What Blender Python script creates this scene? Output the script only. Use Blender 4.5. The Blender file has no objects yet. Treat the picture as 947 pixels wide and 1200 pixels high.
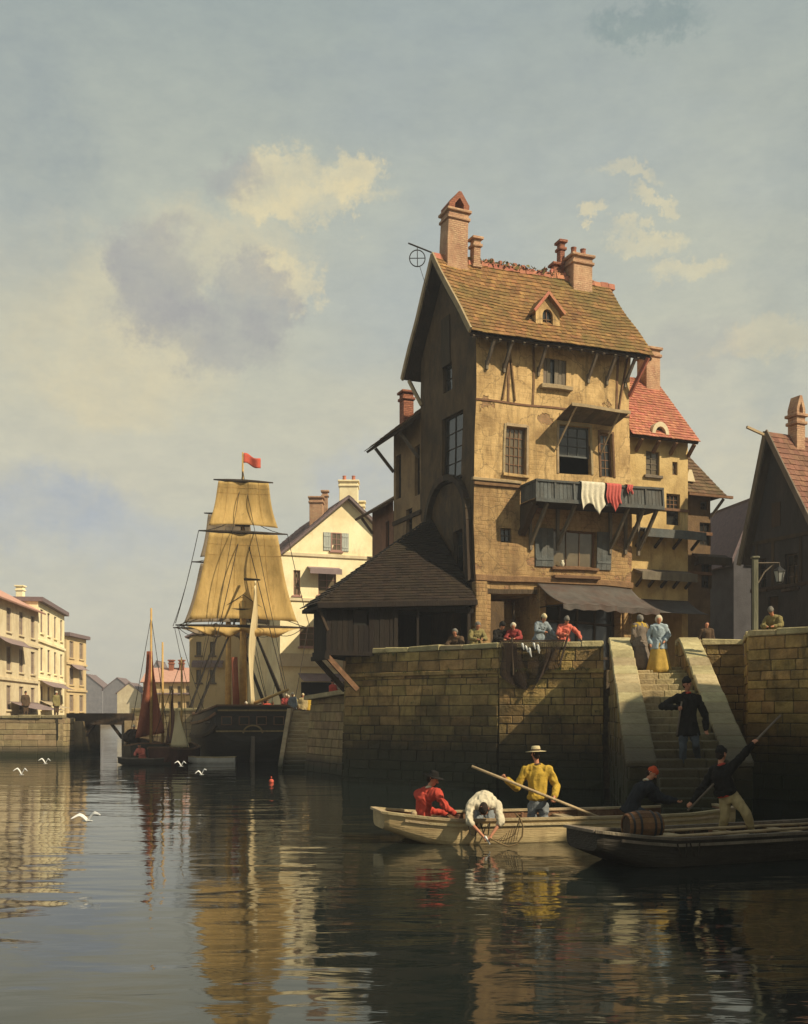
import bpy, bmesh, math, random
from mathutils import Vector, Matrix, noise
random.seed(7)
R = math.radians
D = bpy.data
SC = bpy.context.scene
COL = SC.collection
EYE = 2.72
F = 1250.0

def P(px, py, d):
    """world point seen at reference position (px,py) at distance d"""
    return Vector(((px - 473.5) * d / F, d, EYE + (838 - py) * d / F))

# ------------------------------------------------------------------ materials
def nd(nt, kind, **kw):
    n = nt.nodes.new(kind)
    for k, v in kw.items():
        if k in n.inputs: n.inputs[k].default_value = v
        else: setattr(n, k, v)
    return n

def ramp(nt, fac, stops, interp='LINEAR'):
    r = nt.nodes.new('ShaderNodeValToRGB')
    r.color_ramp.interpolation = interp
    el = r.color_ramp.elements
    while len(el) < len(stops): el.new(0.5)
    for e, (p, c) in zip(el, stops):
        e.position = p
        e.color = (c[0], c[1], c[2], 1) if not isinstance(c, (int, float)) else (c, c, c, 1)
    nt.links.new(fac, r.inputs[0])
    return r.outputs[0]

def mixc(nt, fac, a, b, mode='MIX'):
    m = nt.nodes.new('ShaderNodeMix')
    m.data_type = 'RGBA'; m.blend_type = mode
    for sock, v in ((m.inputs[0], fac), (m.inputs[6], a), (m.inputs[7], b)):
        if isinstance(v, (int, float)): sock.default_value = v
        elif isinstance(v, (tuple, list)): sock.default_value = (v[0], v[1], v[2], 1)
        else: nt.links.new(v, sock)
    return m.outputs[2]

def mth(nt, op, a, b=0.0, c=0.0, clamp=False):
    m = nt.nodes.new('ShaderNodeMath'); m.operation = op; m.use_clamp = clamp
    for i, v in enumerate((a, b, c)):
        if isinstance(v, (int, float)): m.inputs[i].default_value = v
        else: nt.links.new(v, m.inputs[i])
    return m.outputs[0]

MATS = {}
def mat(name, c1, c2=None, scale=3.0, island=0.0, bump=0.3, bscale=14.0, rough=0.85, stain=None,
        stain_amt=0.5, stain_scale=0.6, spec=0.25, streak=(1, 1, 1), brick=None, translucent=0.0, metal=0.0, tide_shade=None, patch=None):
    if name in MATS: return MATS[name]
    m = D.materials.new(name); m.use_nodes = True
    nt = m.node_tree; b = nt.nodes['Principled BSDF']; L = nt.links
    c2 = c2 or tuple(x * 0.7 for x in c1)
    tc = nd(nt, 'ShaderNodeTexCoord')
    mp = nd(nt, 'ShaderNodeMapping'); mp.inputs['Scale'].default_value = streak
    L.new(tc.outputs['Object'], mp.inputs['Vector'])
    n1 = nd(nt, 'ShaderNodeTexNoise', Scale=scale, Detail=6.0, Roughness=0.65)
    L.new(mp.outputs[0], n1.inputs['Vector'])
    col = ramp(nt, n1.outputs['Fac'], [(0.3, c2), (0.7, c1)])
    if island:
        g = nd(nt, 'ShaderNodeNewGeometry')
        v = mth(nt, 'MULTIPLY_ADD', g.outputs['Random Per Island'], 2 * island, 1 - island)
        h = nd(nt, 'ShaderNodeHueSaturation')
        L.new(v, h.inputs['Value']); L.new(col, h.inputs['Color'])
        hu = mth(nt, 'MULTIPLY_ADD', mth(nt, 'FRACT', mth(nt, 'MULTIPLY', g.outputs['Random Per Island'], 7.31)), 0.024, 0.488)
        L.new(hu, h.inputs['Hue'])
        col = h.outputs[0]
    if stain:
        n2 = nd(nt, 'ShaderNodeTexNoise', Scale=stain_scale, Detail=8.0, Roughness=0.7)
        L.new(tc.outputs['Object'], n2.inputs['Vector'])
        f = ramp(nt, n2.outputs['Fac'], [(0.45, 0.0), (0.65, 1.0)])
        col = mixc(nt, mth(nt, 'MULTIPLY', f, stain_amt), col, stain)
        n3 = nd(nt, 'ShaderNodeTexNoise', Scale=stain_scale * 5, Detail=8.0, Roughness=0.75)
        mp3 = nd(nt, 'ShaderNodeMapping'); mp3.inputs['Scale'].default_value = (1, 1, 0.22)
        L.new(tc.outputs['Object'], mp3.inputs['Vector']); L.new(mp3.outputs[0], n3.inputs['Vector'])
        f3 = ramp(nt, n3.outputs['Fac'], [(0.52, 0.0), (0.68, 1.0)])
        col = mixc(nt, mth(nt, 'MULTIPLY', f3, stain_amt), col, stain)
    hgt = None
    if brick:
        bt = nd(nt, 'ShaderNodeTexBrick', Scale=1.0)
        bt.inputs['Brick Width'].default_value = brick[0]; bt.inputs['Row Height'].default_value = brick[1]
        bt.inputs['Mortar Size'].default_value = brick[2]; bt.inputs['Mortar Smooth'].default_value = 0.6
        sx = nd(nt, 'ShaderNodeSeparateXYZ'); L.new(tc.outputs['Object'], sx.inputs[0])
        cx = nd(nt, 'ShaderNodeCombineXYZ')
        L.new(mth(nt, 'ADD', sx.outputs[0], sx.outputs[1]), cx.inputs[0]); L.new(sx.outputs[2], cx.inputs[1])
        # wobble so that the joints are never ruler-straight
        nw = nd(nt, 'ShaderNodeTexNoise', Scale=1.7, Detail=3.0); L.new(tc.outputs['Object'], nw.inputs['Vector'])
        va = nd(nt, 'ShaderNodeVectorMath'); va.operation = 'MULTIPLY_ADD'
        L.new(nw.outputs['Color'], va.inputs[0]); va.inputs[1].default_value = (0.12, 0.12, 0); L.new(cx.outputs[0], va.inputs[2])
        L.new(va.outputs[0], bt.inputs['Vector'])
        # plaster still hides most of the bricks
        nm = nd(nt, 'ShaderNodeTexNoise', Scale=0.9, Detail=5.0); L.new(tc.outputs['Object'], nm.inputs['Vector'])
        msk = ramp(nt, nm.outputs['Fac'], [(0.42, 0.15), (0.6, 1.0)])
        bt.inputs['Color1'].default_value = (*brick[3], 1); bt.inputs['Color2'].default_value = (*brick[4], 1)
        bt.inputs['Mortar'].default_value = (*[x * 0.55 for x in c2], 1)
        col = mixc(nt, mth(nt, 'MULTIPLY', msk, brick[5]), col, bt.outputs['Color'])
        hgt = mth(nt, 'MULTIPLY', mth(nt, 'MULTIPLY', mth(nt, 'SUBTRACT', 1.0, bt.outputs['Fac']), msk), min(1.0, brick[5] * 1.3))
    if patch:   # places where the render has fallen and the bricks show, fine cracks, rain streaks
        npn = nd(nt, 'ShaderNodeTexNoise', Scale=.75, Detail=9.0, Roughness=.62); L.new(tc.outputs['Object'], npn.inputs['Vector'])
        pm = ramp(nt, npn.outputs['Fac'], [(patch[0], 0.0), (patch[0] + .02, 1.0)])
        bq = nd(nt, 'ShaderNodeTexBrick', Scale=1.0); bq.inputs['Brick Width'].default_value = .26; bq.inputs['Row Height'].default_value = .095; bq.inputs['Mortar Size'].default_value = .012
        bq.inputs['Color1'].default_value = (*patch[1], 1); bq.inputs['Color2'].default_value = (*[x * .6 for x in patch[1]], 1); bq.inputs['Mortar'].default_value = (.2, .15, .08, 1)
        s3 = nd(nt, 'ShaderNodeSeparateXYZ'); L.new(tc.outputs['Object'], s3.inputs[0]); c3 = nd(nt, 'ShaderNodeCombineXYZ')
        L.new(mth(nt, 'ADD', s3.outputs[0], s3.outputs[1]), c3.inputs[0]); L.new(s3.outputs[2], c3.inputs[1]); L.new(c3.outputs[0], bq.inputs['Vector'])
        col = mixc(nt, mth(nt, 'MULTIPLY', pm, .85), col, bq.outputs['Color'])
        ph = mth(nt, 'MULTIPLY', pm, -1.6); hgt = ph if hgt is None else mth(nt, 'ADD', hgt, ph)
        mps = nd(nt, 'ShaderNodeMapping'); mps.inputs['Scale'].default_value = (1, 1, .07); L.new(tc.outputs['Object'], mps.inputs['Vector'])
        nst = nd(nt, 'ShaderNodeTexNoise', Scale=5.0, Detail=6.0, Roughness=.7); L.new(mps.outputs[0], nst.inputs['Vector'])
        col = mixc(nt, mth(nt, 'MULTIPLY', ramp(nt, nst.outputs['Fac'], [(.5, 0.0), (.66, 1.0)]), .55), col, [x * .32 for x in c1])
        vo = nd(nt, 'ShaderNodeTexVoronoi', Scale=.75); vo.feature = 'DISTANCE_TO_EDGE'
        wq = nd(nt, 'ShaderNodeVectorMath'); wq.operation = 'MULTIPLY_ADD'; L.new(npn.outputs['Color'], wq.inputs[0]); wq.inputs[1].default_value = (1.2, 1.2, 1.2); L.new(tc.outputs['Object'], wq.inputs[2]); L.new(wq.outputs[0], vo.inputs['Vector'])
        cr_ = ramp(nt, vo.outputs['Distance'], [(.006, 1.0), (.018, 0.0)])
        col = mixc(nt, mth(nt, 'MULTIPLY', cr_, .6), col, [x * .25 for x in c1])
    if tide_shade:   # weed near the water, and the lower wall's shade painted by world height
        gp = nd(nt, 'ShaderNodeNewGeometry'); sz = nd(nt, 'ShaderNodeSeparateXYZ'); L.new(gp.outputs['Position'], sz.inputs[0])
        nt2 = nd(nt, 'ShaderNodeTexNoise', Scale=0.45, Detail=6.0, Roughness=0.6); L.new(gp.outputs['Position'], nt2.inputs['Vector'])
        zz = mth(nt, 'MULTIPLY_ADD', nt2.outputs['Fac'], -tide_shade[2], sz.outputs[2])
        ft = ramp(nt, mth(nt, 'DIVIDE', zz, tide_shade[0]), [(tide_shade[3], 1.0), (0.95, 0.0)])
        col = mixc(nt, mth(nt, 'MULTIPLY', ft, 0.92), col, tide_shade[1])
        fg = ramp(nt, mth(nt, 'DIVIDE', zz, tide_shade[0]), [(0.0, 1.0), (.3, 0.0)])
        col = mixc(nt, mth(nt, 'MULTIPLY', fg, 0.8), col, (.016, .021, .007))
    L.new(col, b.inputs['Base Color'])
    b.inputs['Roughness'].default_value = rough
    b.inputs['Specular IOR Level'].default_value = spec
    b.inputs['Metallic'].default_value = metal
    if bump:
        nb = nd(nt, 'ShaderNodeTexNoise', Scale=bscale, Detail=5.0, Roughness=0.6)
        L.new(mp.outputs[0], nb.inputs['Vector'])
        h = nb.outputs['Fac']
        if hgt is not None: h = mth(nt, 'ADD', mth(nt, 'MULTIPLY', h, 0.5), hgt)
        bp = nd(nt, 'ShaderNodeBump', Strength=bump, Distance=0.06)
        L.new(h, bp.inputs['Height']); L.new(bp.outputs[0], b.inputs['Normal'])
    if translucent:
        tr = nd(nt, 'ShaderNodeBsdfTranslucent'); L.new(col, tr.inputs['Color'])
        ms = nd(nt, 'ShaderNodeMixShader'); ms.inputs[0].default_value = translucent
        L.new(b.outputs[0], ms.inputs[1]); L.new(tr.outputs[0], ms.inputs[2])
        L.new(ms.outputs[0], nt.nodes['Material Output'].inputs['Surface'])
    MATS[name] = m
    return m

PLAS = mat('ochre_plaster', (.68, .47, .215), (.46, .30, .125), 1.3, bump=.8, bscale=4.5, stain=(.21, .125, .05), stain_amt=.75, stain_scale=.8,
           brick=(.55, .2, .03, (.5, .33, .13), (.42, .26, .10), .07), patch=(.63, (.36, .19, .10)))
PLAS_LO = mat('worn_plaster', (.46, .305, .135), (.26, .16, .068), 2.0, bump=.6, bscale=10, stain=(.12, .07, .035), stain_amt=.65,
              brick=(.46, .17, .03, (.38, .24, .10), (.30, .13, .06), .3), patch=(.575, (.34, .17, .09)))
PLAS_SHADE = mat('weathered_shade_plaster', (.15, .095, .045), (.07, .043, .021), 1.8, bump=.5, stain=(.04, .03, .02), stain_amt=.7, streak=(1, 1, .4))  # shade of the gable side put into a darker brown, plus weather stains
PLAS_TAN = mat('tan_plaster', (.36, .24, .12), (.24, .15, .075), 1.6, bump=.4, stain=(.12, .08, .05))
PLAS_CREAM = mat('cream_plaster', (.72, .56, .31), (.58, .43, .22), 1.2, bump=.3, stain=(.25, .17, .08), stain_amt=.35)
PLAS_YEL = mat('yellow_limewash', (.95, .85, .56), (.88, .76, .46), .9, bump=.25, stain=(.42, .28, .12), stain_amt=.3)
PLAS_PALE = mat('pale_limewash', (.72, .62, .42), (.60, .50, .31), 1.0, bump=.2, stain=(.34, .24, .14), stain_amt=.35)
PLAS_GREY = mat('grey_slate_cladding', (.065, .054, .046), (.034, .029, .026), 2.4, bump=.5, streak=(1, 1, .3), stain=(.03, .03, .03))
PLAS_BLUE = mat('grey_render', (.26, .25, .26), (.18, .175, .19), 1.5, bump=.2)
BRICK_RED = mat('red_brick', (.40, .15, .085), (.22, .085, .05), 4, bump=.6, stain=(.12, .07, .05), stain_amt=.5,
                brick=(.24, .09, .014, (.42, .17, .10), (.27, .10, .06), .8))
BRICK_BUFF = mat('buff_brick', (.62, .42, .25), (.42, .22, .13), 4, bump=.6, stain=(.16, .08, .05), stain_amt=.55,
                 brick=(.24, .09, .014, (.5, .34, .2), (.38, .2, .13), .7))
TILE = mat('mossy_tile', (.33, .17, .062), (.17, .088, .034), 2.0, island=.28, bump=.5, stain=(.13, .105, .032), stain_amt=.75, stain_scale=.35)
TILE_RED = mat('red_clay_tile', (.50, .20, .125), (.37, .135, .08), 4, island=.2, bump=.5, stain=(.22, .09, .05), stain_amt=.4)
TILE_BROWN = mat('brown_tile', (.17, .10, .055), (.09, .055, .03), 5, island=.3, bump=.5, stain=(.08, .08, .03))
SLATE = mat('purple_slate', (.20, .145, .14), (.13, .10, .105), 5, island=.25, bump=.4)
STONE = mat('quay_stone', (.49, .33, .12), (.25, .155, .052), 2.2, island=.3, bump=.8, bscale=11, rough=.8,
            stain=(.06, .05, .022), stain_amt=.75, stain_scale=.5, tide_shade=(3.5, (.022, .017, .008), 1.2, .22))
STONE_LIT = mat('pale_quay_stone', (.40, .31, .17), (.28, .20, .10), 2.2, island=.25, bump=.7, stain=(.15, .11, .06), stain_amt=.45, stain_scale=.5, tide_shade=(.7, (.09, .075, .045), .4, .4))
COPE = mat('coping_stone', (.50, .42, .235), (.33, .26, .13), 2.5, island=.18, bump=.7, bscale=9, stain=(.15, .12, .06), stain_amt=.5, tide_shade=(3.4, (.05, .04, .024), 1.0, .35))
STEP = mat('step_stone', (.40, .32, .17), (.24, .18, .09), 2.5, island=.22, bump=.7, stain=(.12, .09, .05), stain_amt=.6, tide_shade=(3.3, (.04, .032, .018), .8, .35))
COBBLE = mat('cobbles', (.26, .2, .12), (.14, .105, .065), 8, bump=.7, stain=(.08, .06, .04))
MORTAR = mat('mortar_core', (.09, .07, .04), (.05, .04, .024), 3, bump=.3, tide_shade=(3.5, (.012, .010, .006), 1.2, .22))
WOOD_D = mat('dark_timber', (.075, .05, .03), (.035, .024, .015), 3, bump=.6, bscale=20, streak=(1, 1, .15), island=.3)
WOOD_G = mat('grey_timber', (.20, .16, .115), (.10, .08, .058), 3, bump=.6, bscale=18, streak=(1, 1, .2), island=.25)
WOOD_B = mat('brown_timber', (.23, .13, .065), (.12, .065, .033), 3, bump=.5, bscale=18, island=.2)
WOOD_P = mat('pale_timber', (.46, .36, .21), (.30, .22, .12), 3, bump=.4, bscale=20, island=.15)
BLUEPAINT = mat('faded_blue_grey_paint', (.125, .135, .13), (.07, .075, .072), 3, bump=.4, island=.2, stain=(.10, .07, .04), stain_amt=.4)
REDPAINT = mat('faded_red_paint', (.42, .14, .09), (.3, .1, .07), 3, bump=.3)
HULLB = mat('tarred_hull', (.045, .036, .026), (.02, .016, .012), 1.5, bump=.5, bscale=6, rough=.55, streak=(.3, 1, 3), stain=(.055, .042, .026), stain_amt=.5)
HULLD = mat('dark_punt_paint', (.055, .045, .032), (.022, .018, .013), 1.6, bump=.5, rough=.6, streak=(.25, 1, 3), stain=(.02, .016, .01), stain_amt=.5)
HULLC = mat('cream_punt_paint', (.56, .44, .23), (.40, .29, .14), 1.8, bump=.4, rough=.6, streak=(.25, 1, 3), stain=(.18, .11, .05), stain_amt=.5)
SAIL = mat('tan_canvas', (.84, .61, .25), (.62, .43, .15), 1.1, bump=.35, bscale=5, streak=(1.5, 1.5, .35), translucent=.4, stain=(.40, .25, .08), stain_amt=.5)
SAILW = mat('white_canvas', (.80, .68, .42), (.62, .5, .28), 1.2, bump=.3, bscale=6, translucent=.3, streak=(1.5, 1.5, .4))
SAILR = mat('rust_canvas', (.40, .13, .065), (.26, .08, .045), 1.2, bump=.3, bscale=6, translucent=.25)
SAILB = mat('brown_canvas', (.20, .10, .06), (.12, .06, .04), 1.2, bump=.3, bscale=6, translucent=.2)
SPAR = mat('varnished_spar', (.58, .37, .12), (.38, .22, .07), 3, bump=.2, rough=.5)
SPARD = mat('black_spar', (.05, .035, .022), (.025, .018, .012), 3, bump=.2)
ROPE = mat('tarred_rope', (.04, .03, .02), (.02, .016, .012), 8, bump=.2)
ROPEL = mat('hemp_rope', (.22, .15, .07), (.13, .085, .04), 8, bump=.2)
IRON = mat('wrought_iron', (.035, .033, .03), (.018, .017, .016), 8, bump=.2, rough=.5)
CANV = mat('grey_awning_canvas', (.13, .115, .10), (.07, .062, .055), 2, bump=.3, bscale=4, stain=(.10, .05, .035), stain_amt=.5, translucent=.08)
CANVP = mat('mauve_awning_canvas', (.33, .25, .24), (.24, .18, .18), 2, bump=.3, translucent=.15)
TARRED = mat('tarred_boards', (.020, .013, .008), (.010, .007, .005), 3, bump=.7, bscale=20, streak=(1, 1, .15), island=.35)
TILE_PALE = mat('haze_pale_terracotta', (.56, .34, .25), (.44, .25, .18), 4, island=.15, bump=.3)  # roof red paled to carry the distance haze in its colour
TILE_SHADE = mat('shade_dark_tile', (.030, .018, .010), (.014, .009, .006), 4, island=.35, bump=.5, stain=(.026, .02, .009), stain_amt=.5)  # shadow over the lean-to roof put into a near-black tile colour
ROOF_R = mat('old_red_tile', (.25, .12, .075), (.15, .07, .045), 4, island=.25, bump=.5, stain=(.14, .08, .05), stain_amt=.5)
CANVW = mat('pale_awning_canvas', (.62, .52, .36), (.5, .4, .27), 2, bump=.3, translucent=.2)
FOLI = mat('dry_weeds', (.20, .16, .06), (.10, .085, .035), 9, island=.35, bump=0, translucent=.2)
NETM = mat('fishing_net_twine', (.045, .027, .016), (.025, .016, .010), 9, bump=.2)

def glass(name, c):
    m = mat(name, c, tuple(x * .6 for x in c), 2.0, bump=.08, bscale=3, rough=.12, spec=.6)
    return m
GLASS = glass('old_window_glass', (.030, .030, .026))
GLASS_L = glass('hazy_window_glass', (.16, .125, .075)); GLASS_F = glass('far_window_glass', (.30, .235, .15))  # far panes lightened, distance haze put into their colour
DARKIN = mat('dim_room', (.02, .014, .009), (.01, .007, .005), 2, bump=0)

def cloth(n, c, dark=.72): return mat('cloth_' + n, c, tuple(x * dark for x in c), 9, bump=.35, bscale=30, rough=.92, spec=.1)
C_RED = cloth('red', (.52, .075, .05)); C_SALMON = cloth('salmon', (.62, .16, .11)); C_YEL = cloth('mustard', (.52, .34, .055))
C_WHITE = cloth('linen', (.66, .58, .42)); C_BLUE = cloth('faded_blue', (.25, .29, .31)); C_DENIM = cloth('slate_blue', (.22, .24, .25))
C_NAVY = cloth('navy', (.026, .028, .032)); C_BLACK = cloth('black', (.02, .018, .016)); C_OLIVE = cloth('olive', (.24, .20, .085))
C_GREY = cloth('grey', (.19, .175, .15)); C_CREAM = cloth('cream', (.40, .31, .155)); C_SKIRT = cloth('ochre_skirt', (.50, .33, .075))
C_MAUVE = cloth('taupe', (.20, .16, .125)); C_DARKBLUE = cloth('dark_slate', (.07, .08, .09)); C_BROWN = cloth('brown', (.10, .065, .04)); C_STRAW = cloth('straw', (.60, .50, .29))
C_CAP = cloth('red_cap', (.55, .085, .03)); C_PINK = cloth('pink_washing', (.58, .13, .11)); C_FLAG = cloth('flag_red', (.62, .12, .075))
C_LBLUE = cloth('light_blue', (.34, .41, .44)); C_WASH = cloth('white_washing', (.72, .66, .50))
SKIN = mat('skin', (.52, .24, .14), (.42, .17, .095), 12, bump=.1, rough=.6)
HAIR = mat('dark_hair', (.03, .018, .011), (.016, .010, .007), 30, bump=.4)
EYEM = mat('dark_eye', (.02, .015, .01), None, 5, bump=0, rough=.3)

# ------------------------------------------------------------------ mesh builder
WL = {}
WARP = set()      # old crooked buildings: their pieces share one gentle distortion
def crook(p):
    q = p * .17; a = noise.noise_vector(q + Vector((3.3, 1.7, 8.1))); b = noise.noise_vector(p * .6 + Vector((9.2, 4.4, 2.2)))
    return p + Vector((a.x * .20 + b.x * .035, a.y * .20 + b.y * .035, a.z * .14 + b.z * .05))
class MB:
    def __init__(s, M=None): s.v = []; s.f = []; s.M = M
    def add(s, pts, faces):
        b = len(s.v)
        for p in pts:
            p = Vector(p)
            s.v.append(s.M @ p if s.M is not None else p)
        for f in faces: s.f.append(tuple(b + i for i in f))
        return s
    def poly(s, pts): return s.add(pts, [tuple(range(len(pts)))])
    def hexa(s, p):   # 4 bottom (ccw seen from top), 4 top
        return s.add(p, [(3, 2, 1, 0), (4, 5, 6, 7), (0, 1, 5, 4), (1, 2, 6, 5), (2, 3, 7, 6), (3, 0, 4, 7)])
    def box(s, x0, x1, y0, y1, z0, z1):
        return s.hexa([(x0, y0, z0), (x1, y0, z0), (x1, y1, z0), (x0, y1, z0), (x0, y0, z1), (x1, y0, z1), (x1, y1, z1), (x0, y1, z1)])
    def beam(s, a, b, w, h, up=(0, 0, 1)):
        a = Vector(a); b = Vector(b); d = (b - a).normalized(); up = Vector(up)
        x = d.cross(up)
        if x.length < 1e-3: x = d.cross(Vector((1, 0, 0)))
        x.normalize(); u = x.cross(d); x *= w / 2; u *= h / 2
        return s.hexa([a - x - u, a + x - u, b + x - u, b - x - u, a - x + u, a + x + u, b + x + u, b - x + u])
    def prism(s, poly, off):
        n = len(poly); off = Vector(off); p = [Vector(q) for q in poly]
        fs = [tuple(range(n - 1, -1, -1)), tuple(range(n, 2 * n))]
        fs += [(i, (i + 1) % n, n + (i + 1) % n, n + i) for i in range(n)]
        return s.add(p + [q + off for q in p], fs)
    def rings(s, rings, caps=True, closed=True):
        n = len(rings[0]); fs = []
        for k in range(len(rings) - 1):
            for i in range(n if closed else n - 1):
                j = (i + 1) % n
                fs.append((k * n + i, k * n + j, (k + 1) * n + j, (k + 1) * n + i))
        if caps:
            fs.append(tuple(range(n - 1, -1, -1))); m = (len(rings) - 1) * n
            fs.append(tuple(m + i for i in range(n)))
        return s.add([p for r in rings for p in r], fs)
    def tube(s, pts, r, n=6, caps=True):
        pts = [Vector(p) for p in pts]; rs = r if isinstance(r, (list, tuple)) else [r] * len(pts)
        rr = []; px = None
        for i, p in enumerate(pts):
            d = (pts[min(i + 1, len(pts) - 1)] - pts[max(i - 1, 0)])
            d = d.normalized() if d.length > 1e-9 else Vector((0, 0, 1))
            if px is None:
                px = d.cross(Vector((0, 0, 1)))
                if px.length < .05: px = d.cross(Vector((1, 0, 0)))
            px = (px - d * px.dot(d)).normalized(); py = d.cross(px)
            rr.append([p + rs[i] * (math.cos(2 * math.pi * k / n) * px + math.sin(2 * math.pi * k / n) * py) for k in range(n)])
        return s.rings(rr, caps)
    def lathe(s, prof, c=(0, 0, 0), n=16, axis=(0, 0, 1), caps=True, sx=1, sy=1):
        q = Vector((0, 0, 1)).rotation_difference(Vector(axis).normalized()); c = Vector(c)
        rr = [[c + q @ Vector((r * sx * math.cos(2 * math.pi * k / n), r * sy * math.sin(2 * math.pi * k / n), z)) for k in range(n)] for r, z in prof]
        return s.rings(rr, caps)
    def sphere(s, c, r, n=12, m=8):
        r = (r, r, r) if isinstance(r, (int, float)) else r; c = Vector(c)
        rr = []
        for j in range(m + 1):
            a = -math.pi / 2 + math.pi * (j + .02) / (m + .04)
            rr.append([c + Vector((r[0] * math.cos(a) * math.cos(2 * math.pi * k / n), r[1] * math.cos(a) * math.sin(2 * math.pi * k / n), r[2] * math.sin(a))) for k in range(n)])
        return s.rings(rr)
    def caps(s, a, b, ra, rb, n=10):
        a = Vector(a); b = Vector(b); d = b - a
        if d.length < 1e-6: return s.sphere(a, max(ra, rb), n, 6)
        d.normalize()
        prof = [(a - d * ra * .98, ra * .2), (a - d * ra * .7, ra * .71), (a, ra), (b, rb), (b + d * rb * .7, rb * .71), (b + d * rb * .98, rb * .2)]
        return s.tube([p for p, _ in prof], [r for _, r in prof], n)
    def sheet(s, fn, nu, nv, thick=0.0):
        g = [[Vector(fn(i / nu, j / nv)) for i in range(nu + 1)] for j in range(nv + 1)]
        w = nu + 1; pts = [p for r in g for p in r]
        fs = [(j * w + i, j * w + i + 1, (j + 1) * w + i + 1, (j + 1) * w + i) for j in range(nv) for i in range(nu)]
        if thick:
            nn = []
            for j in range(nv + 1):
                for i in range(nu + 1):
                    du = g[j][min(i + 1, nu)] - g[j][max(i - 1, 0)]; dv = g[min(j + 1, nv)][i] - g[max(j - 1, 0)][i]
                    c = du.cross(dv); nn.append(c.normalized() if c.length > 1e-9 else Vector((0, 0, 1)))
            o = len(pts); pts2 = [p - n * thick for p, n in zip(pts, nn)]
            fs2 = [tuple(o + k for k in reversed(f)) for f in fs]
            edge = [j * w for j in range(nv + 1)], [j * w + nu for j in range(nv + 1)], list(range(w)), [nv * w + i for i in range(w)]
            for e in edge:
                for a, b in zip(e, e[1:]): fs2.append((a, b, o + b, o + a))
            pts += pts2; fs += fs2
        return s.add(pts, fs)
    def build(s, name, m, parent=None, origin=None, bevel=0.0, smooth=False, label=None, jitter=0.0, warp=False):
        if parent is not None: o0 = WL[parent]
        else: o0 = Vector(origin) if origin is not None else Vector((0, 0, 0))
        me = D.meshes.new(name)
        vv = s.v
        wp = warp or (parent is not None and (parent in WARP or parent.parent in WARP))
        if jitter: vv = [p + Vector((random.uniform(-1, 1), random.uniform(-1, 1), random.uniform(-1, 1))) * jitter for p in vv]
        me.from_pydata([tuple(p - o0) for p in vv], [], s.f)
        bm = bmesh.new(); bm.from_mesh(me)
        if wp:
            if len(bm.verts) < 3000:
                for _ in range(4):
                    le_ = [e for e in bm.edges if e.calc_length() > .8]
                    if not le_: break
                    bmesh.ops.subdivide_edges(bm, edges=le_, cuts=1, use_grid_fill=True)
            for v in bm.verts: v.co = crook(v.co + o0) - o0
        bmesh.ops.recalc_face_normals(bm, faces=bm.faces)
        if bevel:
            bmesh.ops.bevel(bm, geom=list(bm.edges), offset=bevel, segments=1, affect='EDGES', clamp_overlap=True)
        bm.to_mesh(me); bm.free()
        if smooth:
            me.polygons.foreach_set('use_smooth', [True] * len(me.polygons))
        me.materials.append(m)
        ob = D.objects.new(name, me); COL.objects.link(ob)
        if parent is not None: ob.parent = parent
        else: ob.location = o0
        WL[ob] = o0
        if label: ob['label'] = label
        return ob

def tag(o, label=None, cat=None, group=None, kind=None):
    if label: o['label'] = label
    if cat: o['category'] = cat
    if group: o['group'] = group
    if kind: o['kind'] = kind
    return o

def thing(name, label, cat, loc, group=None):
    o = D.objects.new(name, None); COL.objects.link(o)
    o.empty_display_size = .3
    o.location = loc; WL[o] = Vector(loc)
    return tag(o, label, cat, group)

def structure(o): return tag(o, kind='structure')

def frame(x, y, ang, z=0.0):
    """X along a front seen from outside (left to right), Y inward, Z up"""
    return Matrix.Translation((x, y, z)) @ Matrix.Rotation(ang, 4, 'Z')

class Face:
    """a vertical plane; uz(px,py) gives the place on it seen at a reference position"""
    def __init__(s, M):
        s.M = M; o = M.translation; d = M.to_3x3() @ Vector((1, 0, 0)); s.o = o; s.d = d
    def uz(s, px, py):
        k = (px - 473.5) / F
        u = (k * s.o.y - s.o.x) / (s.d.x - k * s.d.y)
        dd = s.o.y + u * s.d.y
        return u, EYE + (838 - py) * dd / F
    def rect(s, x0, y0, x1, y1):
        u0, z1 = s.uz(x0, y0); u1, z0 = s.uz(x1, y1)
        return u0, u1, z0, z1
    def off(s, n):   # parallel face moved n outward
        return Face(s.M @ Matrix.Translation((0, -n, 0)))

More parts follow.
